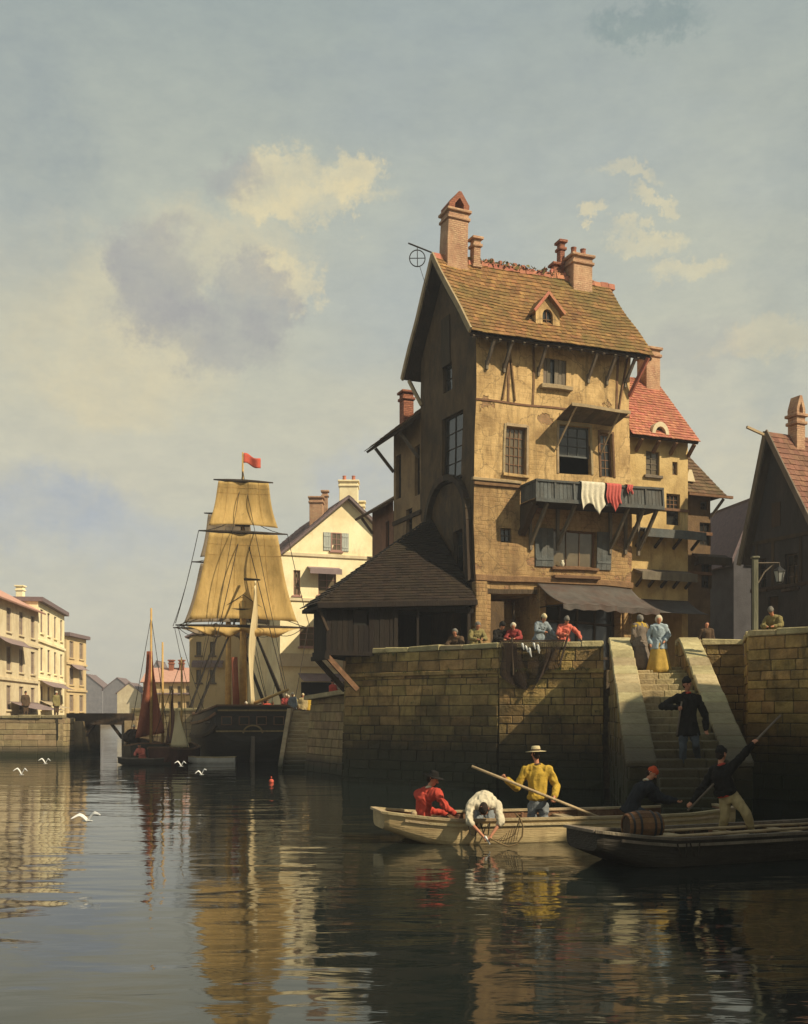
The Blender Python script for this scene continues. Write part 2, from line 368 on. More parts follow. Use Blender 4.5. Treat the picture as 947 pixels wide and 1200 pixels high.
def wall_face(mb, M, u0, u1, z0, z1, holes, reveal=.22):
    """one face of a wall, gridded around its openings, with reveals"""
    sv = mb.M; mb.M = M
    us = sorted({u0, u1, *[h[0] for h in holes], *[h[1] for h in holes]})
    zs = sorted({z0, z1, *[h[2] for h in holes], *[h[3] for h in holes]})
    us = [u for u in us if u0 <= u <= u1]; zs = [z for z in zs if z0 <= z <= z1]
    def fine(a):
        o = []
        for p, q in zip(a, a[1:]):
            k = max(1, int((q - p) / .6)); o += [p + (q - p) * i / k for i in range(k)]
        return o + [a[-1]]
    us, zs = fine(us), fine(zs)
    for a, b in zip(us, us[1:]):
        for c, d in zip(zs, zs[1:]):
            um, zm = (a + b) / 2, (c + d) / 2
            if any(h[0] < um < h[1] and h[2] < zm < h[3] for h in holes): continue
            mb.poly([(a, 0, c), (b, 0, c), (b, 0, d), (a, 0, d)])
    for h in holes:
        a, b, c, d = h[:4]; r = h[4] if len(h) > 4 else reveal
        mb.poly([(a, 0, c), (a, r, c), (a, r, d), (a, 0, d)]); mb.poly([(b, 0, c), (b, 0, d), (b, r, d), (b, r, c)])
        mb.poly([(a, 0, d), (a, r, d), (b, r, d), (b, 0, d)]); mb.poly([(a, 0, c), (b, 0, c), (b, r, c), (a, r, c)])
        if len(h) > 5: mb.poly([(a, r, c), (b, r, c), (b, r, d), (a, r, d)])
    mb.M = sv

def window(parent, M, h, nx=2, ny=3, fm=WOOD_G, pm=GLASS, y=.14, fw=.07, sill=True, bar=.03, sillm=None):
    a, b, c, d = h[:4]
    m = MB(M)
    m.box(a, a + fw, y, y + .06, c, d); m.box(b - fw, b, y, y + .06, c, d)
    m.box(a + fw, b - fw, y, y + .06, c, c + fw); m.box(a + fw, b - fw, y, y + .06, d - fw, d)
    for i in range(1, nx):
        u = a + fw + (b - a - 2 * fw) * i / nx; m.box(u - bar / 2, u + bar / 2, y + .01, y + .05, c + fw, d - fw)
    for i in range(1, ny):
        z = c + fw + (d - c - 2 * fw) * i / ny; m.box(a + fw, b - fw, y + .014, y + .046, z - bar / 2, z + bar / 2)
    w = m.build('window', fm, parent)
    p = MB(M); n = max(1, nx); q = max(1, ny)
    for i in range(n):          # separate panes, each set a hair out of true so that the reflections break up
        for j in range(q):
            ua, ub = a + fw * .5 + (b - a - fw) * i / n, a + fw * .5 + (b - a - fw) * (i + 1) / n
            za, zb = c + fw * .5 + (d - c - fw) * j / q, c + fw * .5 + (d - c - fw) * (j + 1) / q
            t = [random.uniform(-.006, .006) for _ in range(4)]
            p.poly([(ua, y + .045 + t[0], za), (ub, y + .045 + t[1], za), (ub, y + .045 + t[2], zb), (ua, y + .045 + t[3], zb)])
    p.build('pane', pm, w)
    if sill:
        s = MB(M); s.box(a - .12, b + .12, -.12, .1, c - .13, c - .003); s.build('sill', sillm or fm, w, bevel=.01)
    return w

def shutter(parent, M, a, b, c, d, m=BLUEPAINT):
    s = MB(M); n = 3
    for i in range(n):
        s.box(a + (b - a) * i / n, a + (b - a) * (i + 1) / n - .012, -.06, -.015, c, d)
    for z in (c + .2 * (d - c), c + .8 * (d - c)): s.box(a + .02, b - .03, -.085, -.06, z - .05, z + .05)
    return s.build('shutter', m, parent)

def tiles(mb, E0, E1, R1, R0, tw=.26, th=.3, thick=.035, jit=.02, sag=0.0):
    """rows of single tiles from the eave E0-E1 to the ridge R0-R1"""
    E0, E1, R0, R1 = map(Vector, (E0, E1, R0, R1))
    n = (E1 - E0).cross(R0 - E0).normalized()
    if n.z < 0: n = -n
    H = (R0 - E0).length; rows = max(2, int(H / th))
    def pt(u, v): 
        p = E0.lerp(E1, u).lerp(R0.lerp(R1, u), v)
        return p - n * sag * math.sin(math.pi * u) * (1 - abs(2 * v - 1))
    for r in range(rows):
        v0 = r / rows; v1 = (r + 1.25) / rows
        L = (pt(1, v0) - pt(0, v0)).length; k = max(1, int(L / tw))
        s0 = (r % 2) * .5 / k
        cuts = [0.0] + [min(1, max(0, (i + 1) / k - s0)) for i in range(k)] + ([1.0] if s0 else [])
        for i, (ua, ub) in enumerate(zip(cuts, cuts[1:])):
            if ub - ua < 1e-4: continue
            j = random.uniform(0, jit); dz = random.uniform(-.012, .012) / max(H, 1)
            v0j = v0 + random.uniform(-.03, .03) / rows
            g = .004 / max(L, .1)
            ra, rb = .03 + j, .004
            a = pt(ua + g, v0j); b = pt(ub - g, v0j); c = pt(ub - g, min(v1, 1)); d = pt(ua + g, min(v1, 1))
            t = n * thick
            mb.hexa([a + n * ra, b + n * (ra + random.uniform(-.008, .008)), c + n * rb, d + n * rb, a + n * ra + t, b + n * ra + t, c + n * rb + t, d + n * rb + t])

def chimney(parent, c, w, dp, z0, z1, m, ang=0, pots=0, potm=None, cap='slab', name='chimney'):
    M = frame(c[0], c[1], ang)
    b = MB(M); b.box(-w / 2, w / 2, -dp / 2, dp / 2, z0, z1)
    b.box(-w / 2 - .07, w / 2 + .07, -dp / 2 - .07, dp / 2 + .07, z1 - .34, z1 - .2)
    b.box(-w / 2 - .1, w / 2 + .1, -dp / 2 - .1, dp / 2 + .1, z1 + .002, z1 + .13)
    b.box(-w / 2 - .06, w / 2 + .06, -dp / 2 - .06, dp / 2 + .06, z0 + (z1 - z0) * .02, z0 + (z1 - z0) * .02 + .15)
    ch = b.build(name, m, parent, bevel=.02)
    if cap == 'arch':   # a little brick hood over the flue, open front and back
        h = MB(M); z = z1 + .13
        h.prism([(-w / 2, -dp / 2, z), (-w * .22, -dp / 2, z), (-w * .22, -dp / 2, z + .22), (0, -dp / 2, z + .52), (w * .22, -dp / 2, z + .22), (w * .22, -dp / 2, z), (w / 2, -dp / 2, z), (w / 2, -dp / 2, z + .22), (.06, -dp / 2, z + .8), (-.06, -dp / 2, z + .8), (-w / 2, -dp / 2, z + .22)], (0, dp, 0))
        h.build('chimney_hood', potm or m, ch)
    for i in range(pots):
        p = MB(M); u = (i - (pots - 1) / 2) * (w / max(pots, 1)); z = z1 + .13
        p.lathe([(.13, z), (.15, z + .08), (.12, z + .3), (.14, z + .42), (.1, z + .43), (.09, z + .2)], (u, 0, 0), 10)
        p.build('chimney_pot', potm or TILE_RED, ch)
    return ch
# ------------------------------------------------------------------ masonry
def block_wall(a, b, z0, z1, name, m, parent, batter=.06, ch=.37, bl=(.4, 1.15), gap=.02, core=True, depth=.4, jit=.02, bevel=.02, top=None):
    """courses of separate stones between plan points a and b (left to right seen from outside)"""
    a = Vector((a[0], a[1], 0)); b = Vector((b[0], b[1], 0)); d = (b - a); L = d.length; d.normalize(); n = Vector((d.y, -d.x, 0))
    mb = MB()
    def pt(u, o, z): return a + d * u + n * o + Vector((0, 0, z))
    def topz(u): return z1 if top is None else top(u / L)
    z = z0
    while z < z1 - .05:
        h = ch * random.uniform(.68, 1.25)
        if z + h > z1 - .2: h = z1 - z
        u = -random.uniform(0, bl[0])
        while u < L:
            l = random.uniform(*bl); ua = max(u, 0) + gap / 2; ub = min(u + l, L) - gap / 2; u += l
            if ub - ua < .06: continue
            za, zb = z + gap / 2, z + h - gap / 2
            tt = min(topz(ua), topz(ub))
            if za > tt - .1: continue
            ta, tb = min(zb, topz(ua)), min(zb, topz(ub))
            r = [random.uniform(-jit, jit) for _ in range(4)]
            oa, ob = batter * (z1 - za), batter * (z1 - zb)
            mb.hexa([pt(ua, oa + r[0], za), pt(ub, oa + r[1], za), pt(ub, -depth, za), pt(ua, -depth, za),
                     pt(ua, ob + r[2], ta), pt(ub, ob + r[3], tb), pt(ub, -depth, tb), pt(ua, -depth, ta)])
        z += h
    w = mb.build(name, m, parent, bevel=bevel)
    if core:
        c = MB(); oa, ob = batter * (z1 - z0) - .035, -.035
        t0, t1 = topz(0) - .02, topz(L) - .02
        c.hexa([pt(.02, oa, z0), pt(L - .02, oa, z0), pt(L - .02, -depth - .1, z0), pt(.02, -depth - .1, z0), pt(.02, ob, t0), pt(L - .02, ob, t1), pt(L - .02, -depth - .1, t1), pt(.02, -depth - .1, t0)])
        c.build('mortar', MORTAR, w)
    return w

def coping(a, b, z, name, m, parent, width=.75, h=.22, over=.07, sl=(.9, 1.6)):
    a = Vector((a[0], a[1], 0)); b = Vector((b[0], b[1], 0)); d = b - a; L = d.length; d.normalize(); n = Vector((d.y, -d.x, 0))
    mb = MB(); u = 0
    while u < L - .01:
        l = random.uniform(*sl)
        if u + l > L - .4: l = L - u
        ua, ub = u + .008, u + l - .008; u += l
        def pt(u_, o, z_): return a + d * u_ + n * o + Vector((0, 0, z_))
        j = [random.uniform(-.04, .03) for _ in range(6)]
        mb.hexa([pt(ua, over + j[0], z), pt(ub, over + j[1], z), pt(ub, over - width, z), pt(ua, over - width, z),
                 pt(ua, over + j[0] - .02, z + h + j[2]), pt(ub, over + j[1] - .02, z + h + j[3]), pt(ub, over - width, z + h + j[4]), pt(ua, over - width, z + h + j[5])])
    return mb.build(name, m, parent, bevel=.03)

# ------------------------------------------------------------------ people
def bake(mb, name, m, vox, parent=None, origin=None, it=4, folds=0.0, seed=0, fs=7.0):
    me = D.meshes.new('t'); me.from_pydata([tuple(p) for p in mb.v], [], mb.f)
    bm = bmesh.new(); bm.from_mesh(me); bmesh.ops.recalc_face_normals(bm, faces=bm.faces); bm.to_mesh(me); bm.free()
    o = D.objects.new('t', me); COL.objects.link(o)
    md = o.modifiers.new('r', 'REMESH'); md.mode = 'VOXEL'; md.voxel_size = vox
    if it:
        sm = o.modifiers.new('s', 'SMOOTH'); sm.factor = .5; sm.iterations = it
    dg = bpy.context.evaluated_depsgraph_get(); dg.update()
    ev = D.meshes.new_from_object(o.evaluated_get(dg))
    D.objects.remove(o); D.meshes.remove(me)
    o0 = WL[parent] if parent is not None else Vector(origin)
    if folds:
        nn = [v.normal.copy() for v in ev.vertices]
        for v, n in zip(ev.vertices, nn):
            q = v.co * fs + Vector((seed, seed * 2, 0))
            w = noise.noise(Vector((q.x * .35, q.y * .35, q.z * .35))); f = .8 - 2.2 * abs(noise.noise(Vector((q.x * 1.2 + w, q.y * 1.2, q.z * .45 + 2 * w)))) + .35 * w
            v.co += n * folds * f
    for v in ev.vertices: v.co -= o0
    ev.polygons.foreach_set('use_smooth', [True] * len(ev.polygons))
    ev.materials.clear(); ev.materials.append(m); ev.name = name
    ob = D.objects.new(name, ev); COL.objects.link(ob); WL[ob] = o0
    if parent is not None: ob.parent = parent
    else: ob.location = o0
    return ob

STAND = dict(pelvis=(0, 0, .95), waist=(0, 0, 1.1), chest=(0, 0, 1.33), neck=(0, 0, 1.5), head=(0, -.02, 1.64),
             shL=(.18, 0, 1.43), elL=(.25, .03, 1.15), haL=(.25, -.08, .91), shR=(-.18, 0, 1.43), elR=(-.25, .03, 1.15), haR=(-.25, -.08, .91),
             hipL=(.1, 0, .92), knL=(.11, -.02, .5), anL=(.11, .02, .08), hipR=(-.1, 0, .92), knR=(-.11, -.02, .5), anR=(-.11, .02, .08), face=(0, -1, 0))

def person(label, base, J=None, sc=1.0, yaw=0.0, top=C_NAVY, bottom=C_DENIM, skirt=None, hat=None, hatm=None, hair=HAIR, cuff=.92,
           vox=.014, cvox=None, group=None, apron=None, shawl=None, boots=C_BLACK, slim=1.0, grip=('L', 'R'), sash=None, toe=None, tuck=False, scarf=None, belt=None):
    j = dict(STAND); j.update(J or {})
    Rz = Matrix.Rotation(yaw, 3, 'Z'); base = Vector(base)
    p = {k: base + Rz @ (Vector(v) * sc) for k, v in j.items() if k != 'face'}
    fdir = (Rz @ Vector(j['face'])).normalized()
    s = sc
    near = vox < .018
    up = (p['head'] - p['neck']).normalized()
    hf = (fdir - up * fdir.dot(up)).normalized(); hs = up.cross(hf)      # head axes: forward, side
    tl = (p['shL'] - p['shR']).normalized(); tu = (p['neck'] - p['pelvis']).normalized(); tf = tl.cross(tu)
    hl = (p['hipL'] - p['hipR']).normalized()
    def torso(mb, g, k=1.0, lo='hip', hi=True):
        sc_ = (p['shL'] + p['shR']) / 2
        R_ = []
        if lo == 'hem': R_.append((p['pelvis'] - tu * .19 * s, .235, .185, hl))
        if lo in ('hip', 'hem'): q_ = 1.25 if lo == 'hem' else 1; R_ += [(p['pelvis'] - tu * .09 * s, .17 * q_, .13 * q_, hl), (p['pelvis'] + tu * .02 * s, .165 * (1 + (q_ - 1) * .6), .125 * (1 + (q_ - 1) * .6), hl)]
        if lo == 'tuck': R_ += [(p['waist'] - tu * .10 * s, .14, .115, hl), (p['waist'] - tu * .06 * s, .185, .155, hl), (p['waist'] - tu * .0 * s, .175, .14, hl)]
        if lo == 'low': R_ += [(p['pelvis'] - tu * .11 * s, .15, .12, hl), (p['pelvis'], .165, .13, hl), (p['waist'], .142, .112, hl)]
        if lo != 'low': R_ += [(p['waist'] + tu * .03 * s, .145, .11, hl + tl)]
        if hi: R_ += [(p['chest'], .168, .125, tl), (p['chest'].lerp(sc_, .6), .172, .115, tl), (sc_ + tu * .02 * s, .13, .085, tl), (p['neck'] - up * .01 * s, .062, .062, tl)]
        N = 18; rr = []
        for i, (c, w, d, l) in enumerate(R_):
            ax = (R_[min(i + 1, len(R_) - 1)][0] - R_[max(i - 1, 0)][0]).normalized()
            l = (l - ax * l.dot(ax)).normalized(); f = l.cross(ax)
            rr.append([c + l * (w * k + g) * s * math.cos(2 * math.pi * q / N) + f * (d * k + g) * s * math.sin(2 * math.pi * q / N) for q in range(N)])
        mb.rings(rr)
        if hi:
            for sd in (-1, 1):
                q = p['sh' + 'RL'[sd > 0]]
                mb.caps(p['chest'] + tl * sd * .1 * s, q, (.07 + g) * s, (.064 + g) * s); mb.caps(q, sc_.lerp(p['neck'], .6), (.062 + g) * s, (.055 + g) * s)
    def arm(mb, S, g, frac=1.0):
        a, b, c = p['sh' + S], p['el' + S], p['ha' + S]
        mb.caps(a, b, (.055 + g) * s, (.044 + g) * s)
        if frac > 0: mb.caps(b, b.lerp(c, frac), (.044 + g) * s, (.032 + g * .9) * s)
    def leg(mb, S, g, lo=1.0):
        a, b, c = p['hip' + S], p['kn' + S], p['an' + S]
        mb.caps(a, b, (.092 + g) * s, (.062 + g) * s); mb.caps(b, b.lerp(c, lo), (.062 + g) * s, (.042 + g) * s)
        mb.caps(p['pelvis'], a, (.1 + g * .5) * s, (.09 + g) * s)
    # ---- the body, one surface
    b = MB(); torso(b, 0, .94)
    for S in 'LR':
        arm(b, S, -.004); 
        if not skirt: leg(b, S, -.006)
        fo = (p['ha' + S] - p['el' + S]).normalized()
        sd = fo.cross(hf if abs(fo.dot(hf)) < .8 else up).normalized()      # across the palm
        pn = sd.cross(fo)                                                    # palm normal
        if near:
            w = p['ha' + S]
            for k in (-1, 0, 1): b.caps(w, w + fo * .085 * s + sd * k * .026 * s, .02 * s, .019 * s, 8)
            curl = 1.15 if S in grip else .5
            for k in range(4):
                q0 = w + fo * .085 * s + sd * (k - 1.5) * .021 * s; ln = (.036, .042, .04, .032)[k] * s
                q1 = q0 + (fo * math.cos(curl * .6) + pn * math.sin(curl * .6)) * ln
                q2 = q1 + (fo * math.cos(curl * 1.6) + pn * math.sin(curl * 1.6)) * ln * .85
                b.caps(q0, q1, .0105 * s, .0095 * s, 6); b.caps(q1, q2, .0095 * s, .008 * s, 6)
            t0 = w + fo * .03 * s + sd * .034 * s; t1 = t0 + (fo * .6 + sd * .6 + pn * .35).normalized() * .04 * s; t2 = t1 + (fo * .7 + pn * .7).normalized() * .03 * s
            b.caps(t0, t1, .014 * s, .012 * s, 6); b.caps(t1, t2, .012 * s, .009 * s, 6)
        else:
            b.caps(p['ha' + S], p['ha' + S] + fo * .1 * s, .034 * s, .03 * s)
    b.caps(p['neck'] - up * .05 * s, p['neck'].lerp(p['head'], .6), .058 * s, .052 * s)
    hc = p['head']; sb_ = s; s = s * (1.08 if near else 1.0)
    def headpt(f, sd_, u): q = sb_ * (1.08 if near else 1.0); return hc + hf * f * q + hs * sd_ * q + up * u * q
    b.caps(headpt(-.03, 0, .03), headpt(.015, 0, .035), .09 * s, .085 * s, 12)          # skull
    b.caps(headpt(.03, 0, .0), headpt(.045, 0, -.075), .07 * s, .042 * s, 12)           # face to chin
    if near:
        b.caps(headpt(.09, 0, .03), headpt(.118, 0, -.012), .012 * s, .018 * s, 8)      # nose
        for k in (-1, 1):
            b.caps(headpt(.0, k * .085, .02), headpt(-.005, k * .088, -.02), .014 * s, .012 * s, 6)  # ears
            b.caps(headpt(.078, k * .02, .048), headpt(.07, k * .05, .046), .013 * s, .012 * s, 6)   # brow
        b.caps(headpt(.083, -.02, -.055), headpt(.083, .02, -.055), .01 * s, .01 * s, 6)  # mouth
    s = sb_
    body = bake(b, 'person', SKIN, vox, origin=base, it=3)
    tag(body, label, 'person', group)
    cv = cvox or vox * 1.15; sd0 = random.random() * 50
    if near:
        e = MB()
        for k in (-1, 1): e.sphere(headpt(.082, k * .034, .022), .0125 * s, 8, 6)
        e.build('eyes', EYEM, body, smooth=True)
        if scarf:
            k_ = MB(); N_ = 16; cc = p['neck'] + up * .005 * s
            k_.tube([cc + (tl * math.cos(2 * math.pi * i / N_) * .072 + tf * math.sin(2 * math.pi * i / N_) * .072) * s + tu * (.012 * math.sin(4 * math.pi * i / N_)) * s for i in range(N_ + 1)], .024 * s, 7)
            k_.build('neckerchief', scarf, body, smooth=True)
        if belt:
            k_ = MB(); k_.lathe([(.168 * s, -.025 * s), (.176 * s, -.02 * s), (.176 * s, .02 * s), (.168 * s, .025 * s)], p['waist'] - tu * .1 * s, 20, tu, caps=False, sx=1, sy=.82)
            k_.build('belt', belt, body, smooth=True)
    # ---- clothes
    t = MB(); torso(t, .03, 1.0, 'tuck' if tuck else 'hem')
    for S in 'LR': arm(t, S, .03, cuff)
    bake(t, 'shirt' if top not in (C_NAVY, C_BLACK, C_BROWN) else 'jacket', top, cv, body, folds=.024 * s, seed=sd0)
    if skirt:
        k = MB(); c = p['pelvis'] + tu * .1 * s; foot = base
        n = 40; rings = []
        for q in range(9):
            f = q / 8; r = (.15 + .24 * f ** .8) * s * slim
            ctr = c.lerp(Vector((p['pelvis'].x, p['pelvis'].y, foot.z + .05 * s)), f)
            rings.append([ctr + Vector(((r * (1 + .09 * f * math.sin(7 * a + sd0 + f) + .05 * f * math.sin(13 * a))) * math.cos(a), (r * .85 * (1 + .09 * f * math.sin(7 * a + sd0 + f))) * math.sin(a), 0)) for a in [2 * math.pi * i / n for i in range(n)]])
        k.rings(rings); k.build('skirt', skirt, body, smooth=True)
        f = MB()
        for sd in (-1, 1): f.caps(base + tl * sd * .08 * s + Vector((0, 0, .035 * s)), base + tl * sd * .08 * s + hf * .16 * s + Vector((0, 0, .035 * s)), .045 * s, .04 * s)
        f.build('shoes', boots, body, smooth=True)
    elif bottom:
        l = MB()
        torso(l, .012, 1.0, 'low', False)
        for S in 'LR': leg(l, S, .02, .97)
        bake(l, 'trousers', bottom, cv, body, folds=.02 * s, seed=sd0 + 9)
        f = MB()
        for S in 'LR':
            an = p['an' + S]; tp = toe or (hf - Vector((0, 0, hf.z)))
            tp = Vector(tp).normalized()
            f.caps(an, an - Vector((0, 0, .03 * s)), .05 * s, .05 * s); f.caps(an - Vector((0, 0, .04 * s)) - tp * .04 * s, an + tp * .17 * s - Vector((0, 0, .045 * s)), .045 * s, .036 * s)
        f.build('shoes', boots, body, smooth=True)
    if apron:
        a = MB(); c = p['waist']
        a.sheet(lambda u, v: c + hs * (u - .5) * (.3 + .22 * v) * s + hf * (.16 + .19 * v + .03 * math.sin(u * 9)) * s * slim - Vector((0, 0, v * .8 * s)), 8, 8, .012)
        a.build('apron', apron, body, smooth=True)
    if shawl:
        w = MB()
        for sd in (-1, 1):
            w.caps(p['neck'] + tu * .01, p['sh' + 'RL'[sd > 0]] - tu * .02 * s, .085 * s, .1 * s)
            w.caps(p['neck'], p['chest'] + tl * sd * .05 * s, .09 * s, .135 * s)
        bake(w, 'shawl', shawl, cv, body, folds=.014 * s, seed=sd0 + 3)
    if sash:
        w = MB(); w.lathe([(.165 * s, -.05 * s), (.175 * s, 0), (.165 * s, .05 * s)], p['waist'] - tu * .06 * s, 16, tu, sx=1, sy=1); w.build('sash', sash, body, smooth=True)
    if hair:
        h = MB(); h.caps(headpt(-.045, 0, .035), headpt(-.01, 0, .06), .089 * s, .085 * s, 12)
        h.caps(headpt(-.06, 0, -.02), headpt(-.05, 0, .03), .075 * s, .085 * s, 12)
        for k in (-1, 1): h.caps(headpt(-.01, k * .07, .0), headpt(0, k * .062, .05), .026 * s, .035 * s, 8)
        bake(h, 'hair', hair, cv, body, folds=.008 * s, seed=sd0 + 5, fs=20)
    if hat:
        h = MB(); hm = hatm or C_BLACK; tilt = (up - hf * .12).normalized()
        if hat in ('brim', 'straw'):
            br = (.235 if hat == 'brim' else .215) * s; n = 28
            rings = []
            for r, z in [(.095 * s, .065 * s), (br, .06 * s), (br * 1.02, .068 * s), (.1 * s, .085 * s), (.1 * s, .11 * s), (.092 * s, .165 * s), (.075 * s, .185 * s), (.03 * s, .188 * s)]:
                rings.append((r, z))
            h.lathe(rings, hc - hf * .01 * s, n, tilt, sx=1.0, sy=.95)
            o = h.build('hat', hm, body, smooth=True)
            rb = MB(); rb.lathe([(.103 * s, .082 * s), (.106 * s, .09 * s), (.1045 * s, .115 * s), (.1 * s, .118 * s)], hc - hf * .01 * s, n, tilt, caps=False, sx=1, sy=.95)
            rb.build('hat_band', C_BROWN if hat == 'straw' else C_BLACK, o, smooth=True)
        elif hat == 'cap':
            h.caps(headpt(-.04, 0, .06), headpt(.02, 0, .07), .1 * s, .092 * s, 12); h.caps(headpt(-.03, 0, .11), headpt(-.05, .02, .12), .075 * s, .06 * s, 10)
            bake(h, 'cap', hm, cv, body, folds=.008 * s, seed=sd0)
        elif hat == 'bonnet':
            h.caps(headpt(-.05, 0, .02), headpt(-.02, 0, .06), .108 * s, .105 * s, 12); h.caps(headpt(-.08, 0, -.03), headpt(-.06, 0, .03), .07 * s, .09 * s, 10)
            for k in (-1, 1): h.caps(headpt(-.01, k * .085, .03), headpt(.0, k * .075, -.04), .028 * s, .02 * s, 8)
            bake(h, 'bonnet', hm, cv, body, folds=.01 * s, seed=sd0)
    return body

# ------------------------------------------------------------------ boats
def hull_mesh(secs, n=12, closed_top=False, M=None, inset=None, tumble=0.0):
    """secs: (y along keel, half breadth, keel z, sheer z, fullness)"""
    mb = MB(M); rr = []
    for y, b, zk, zs, p in secs:
        ring = []
        for i in range(n + 1):
            a = -math.pi / 2 + math.pi * i / n
            x = b * math.copysign(abs(math.sin(a)) ** p, math.sin(a)); z = zs - (zs - zk) * (abs(math.cos(a)) ** p)
            x *= 1 - tumble * max(0, (z - .4 * zs) / max(zs, .1)) ** 2
            ring.append(Vector((x, y, z)))
        rr.append(ring)
    mb.rings(rr, caps=True, closed=False)
    if closed_top:
        pass
    return mb

def open_hull(name, secs, M, parent, m, mi, rail_m, rail=(.10, .06), th=.06, n=14):
    """planked open hull: outer skin, inner skin and a rail round the sheer"""
    o = hull_mesh(secs, n, M=M)
    h = o.build(name, m, parent, smooth=False)
    for pl in h.data.polygons: pl.use_smooth = False
    ins = []
    for k, (y, b, zk, zs, p) in enumerate(secs):
        yy = y + (th if k == 0 else (-th if k == len(secs) - 1 else 0))
        ins.append((yy, max(b - th, .02), min(zk + th, zs - .02), zs - .004, p))
    i = hull_mesh(ins, n, M=M); i.build('hull_lining', mi, h)
    r = MB(M)
    L = [Vector((-s[1] + .02, s[0], s[3])) for s in secs]; Rr = [Vector((s[1] - .02, s[0], s[3])) for s in secs]
    loop = [*L, *reversed(Rr), L[0]]
    for a, b in zip(loop, loop[1:]): 
        if (b - a).length > 1e-3: r.beam(a, b + (b - a).normalized() * .02, rail[0], rail[1])
    r.build('gunwale', rail_m, h)
    return h

def ropes(name, lines, r, m, parent=None, n=5, sag=0.0, seg=1, origin=None):
    mb = MB()
    for a, b in lines:
        a, b = Vector(a), Vector(b)
        pts = [a.lerp(b, i / seg) - Vector((0, 0, sag * 4 * (i / seg) * (1 - i / seg))) for i in range(seg + 1)]
        mb.tube(pts, r, n)
    return mb.build(name, m, parent, origin=origin)

def copy_tree(o, parent=None):
    c = o.copy(); COL.objects.link(c); c.parent = parent
    for ch in list(o.children): copy_tree(ch, c)
    return c
# ------------------------------------------------------------------ camera, sun, sky
cam = D.cameras.new('camera'); co = D.objects.new('camera', cam); COL.objects.link(co)
co.location = (0, 0, EYE); co.rotation_euler = (R(90), 0, 0)
cam.sensor_width = 36; cam.lens = 36 * F / 1200; cam.shift_y = (838 - 600) / 1200; cam.clip_end = 6000
SC.camera = co
SC.render.resolution_x = 808; SC.render.resolution_y = 1024
vs = SC.view_settings; vs.view_transform = 'Standard'; vs.look = 'None'; vs.exposure = 0.2; vs.gamma = 1
SUNDIR = Vector((.857 * math.cos(R(40)), -.515 * math.cos(R(40)), math.sin(R(40))))
sl = D.lights.new('sun', 'SUN'); sl.energy = 5.0; sl.angle = R(.6); sl.color = (1, .86, .62)
so = D.objects.new('sun', sl); COL.objects.link(so); so.rotation_euler = (-SUNDIR).to_track_quat('-Z', 'Y').to_euler()

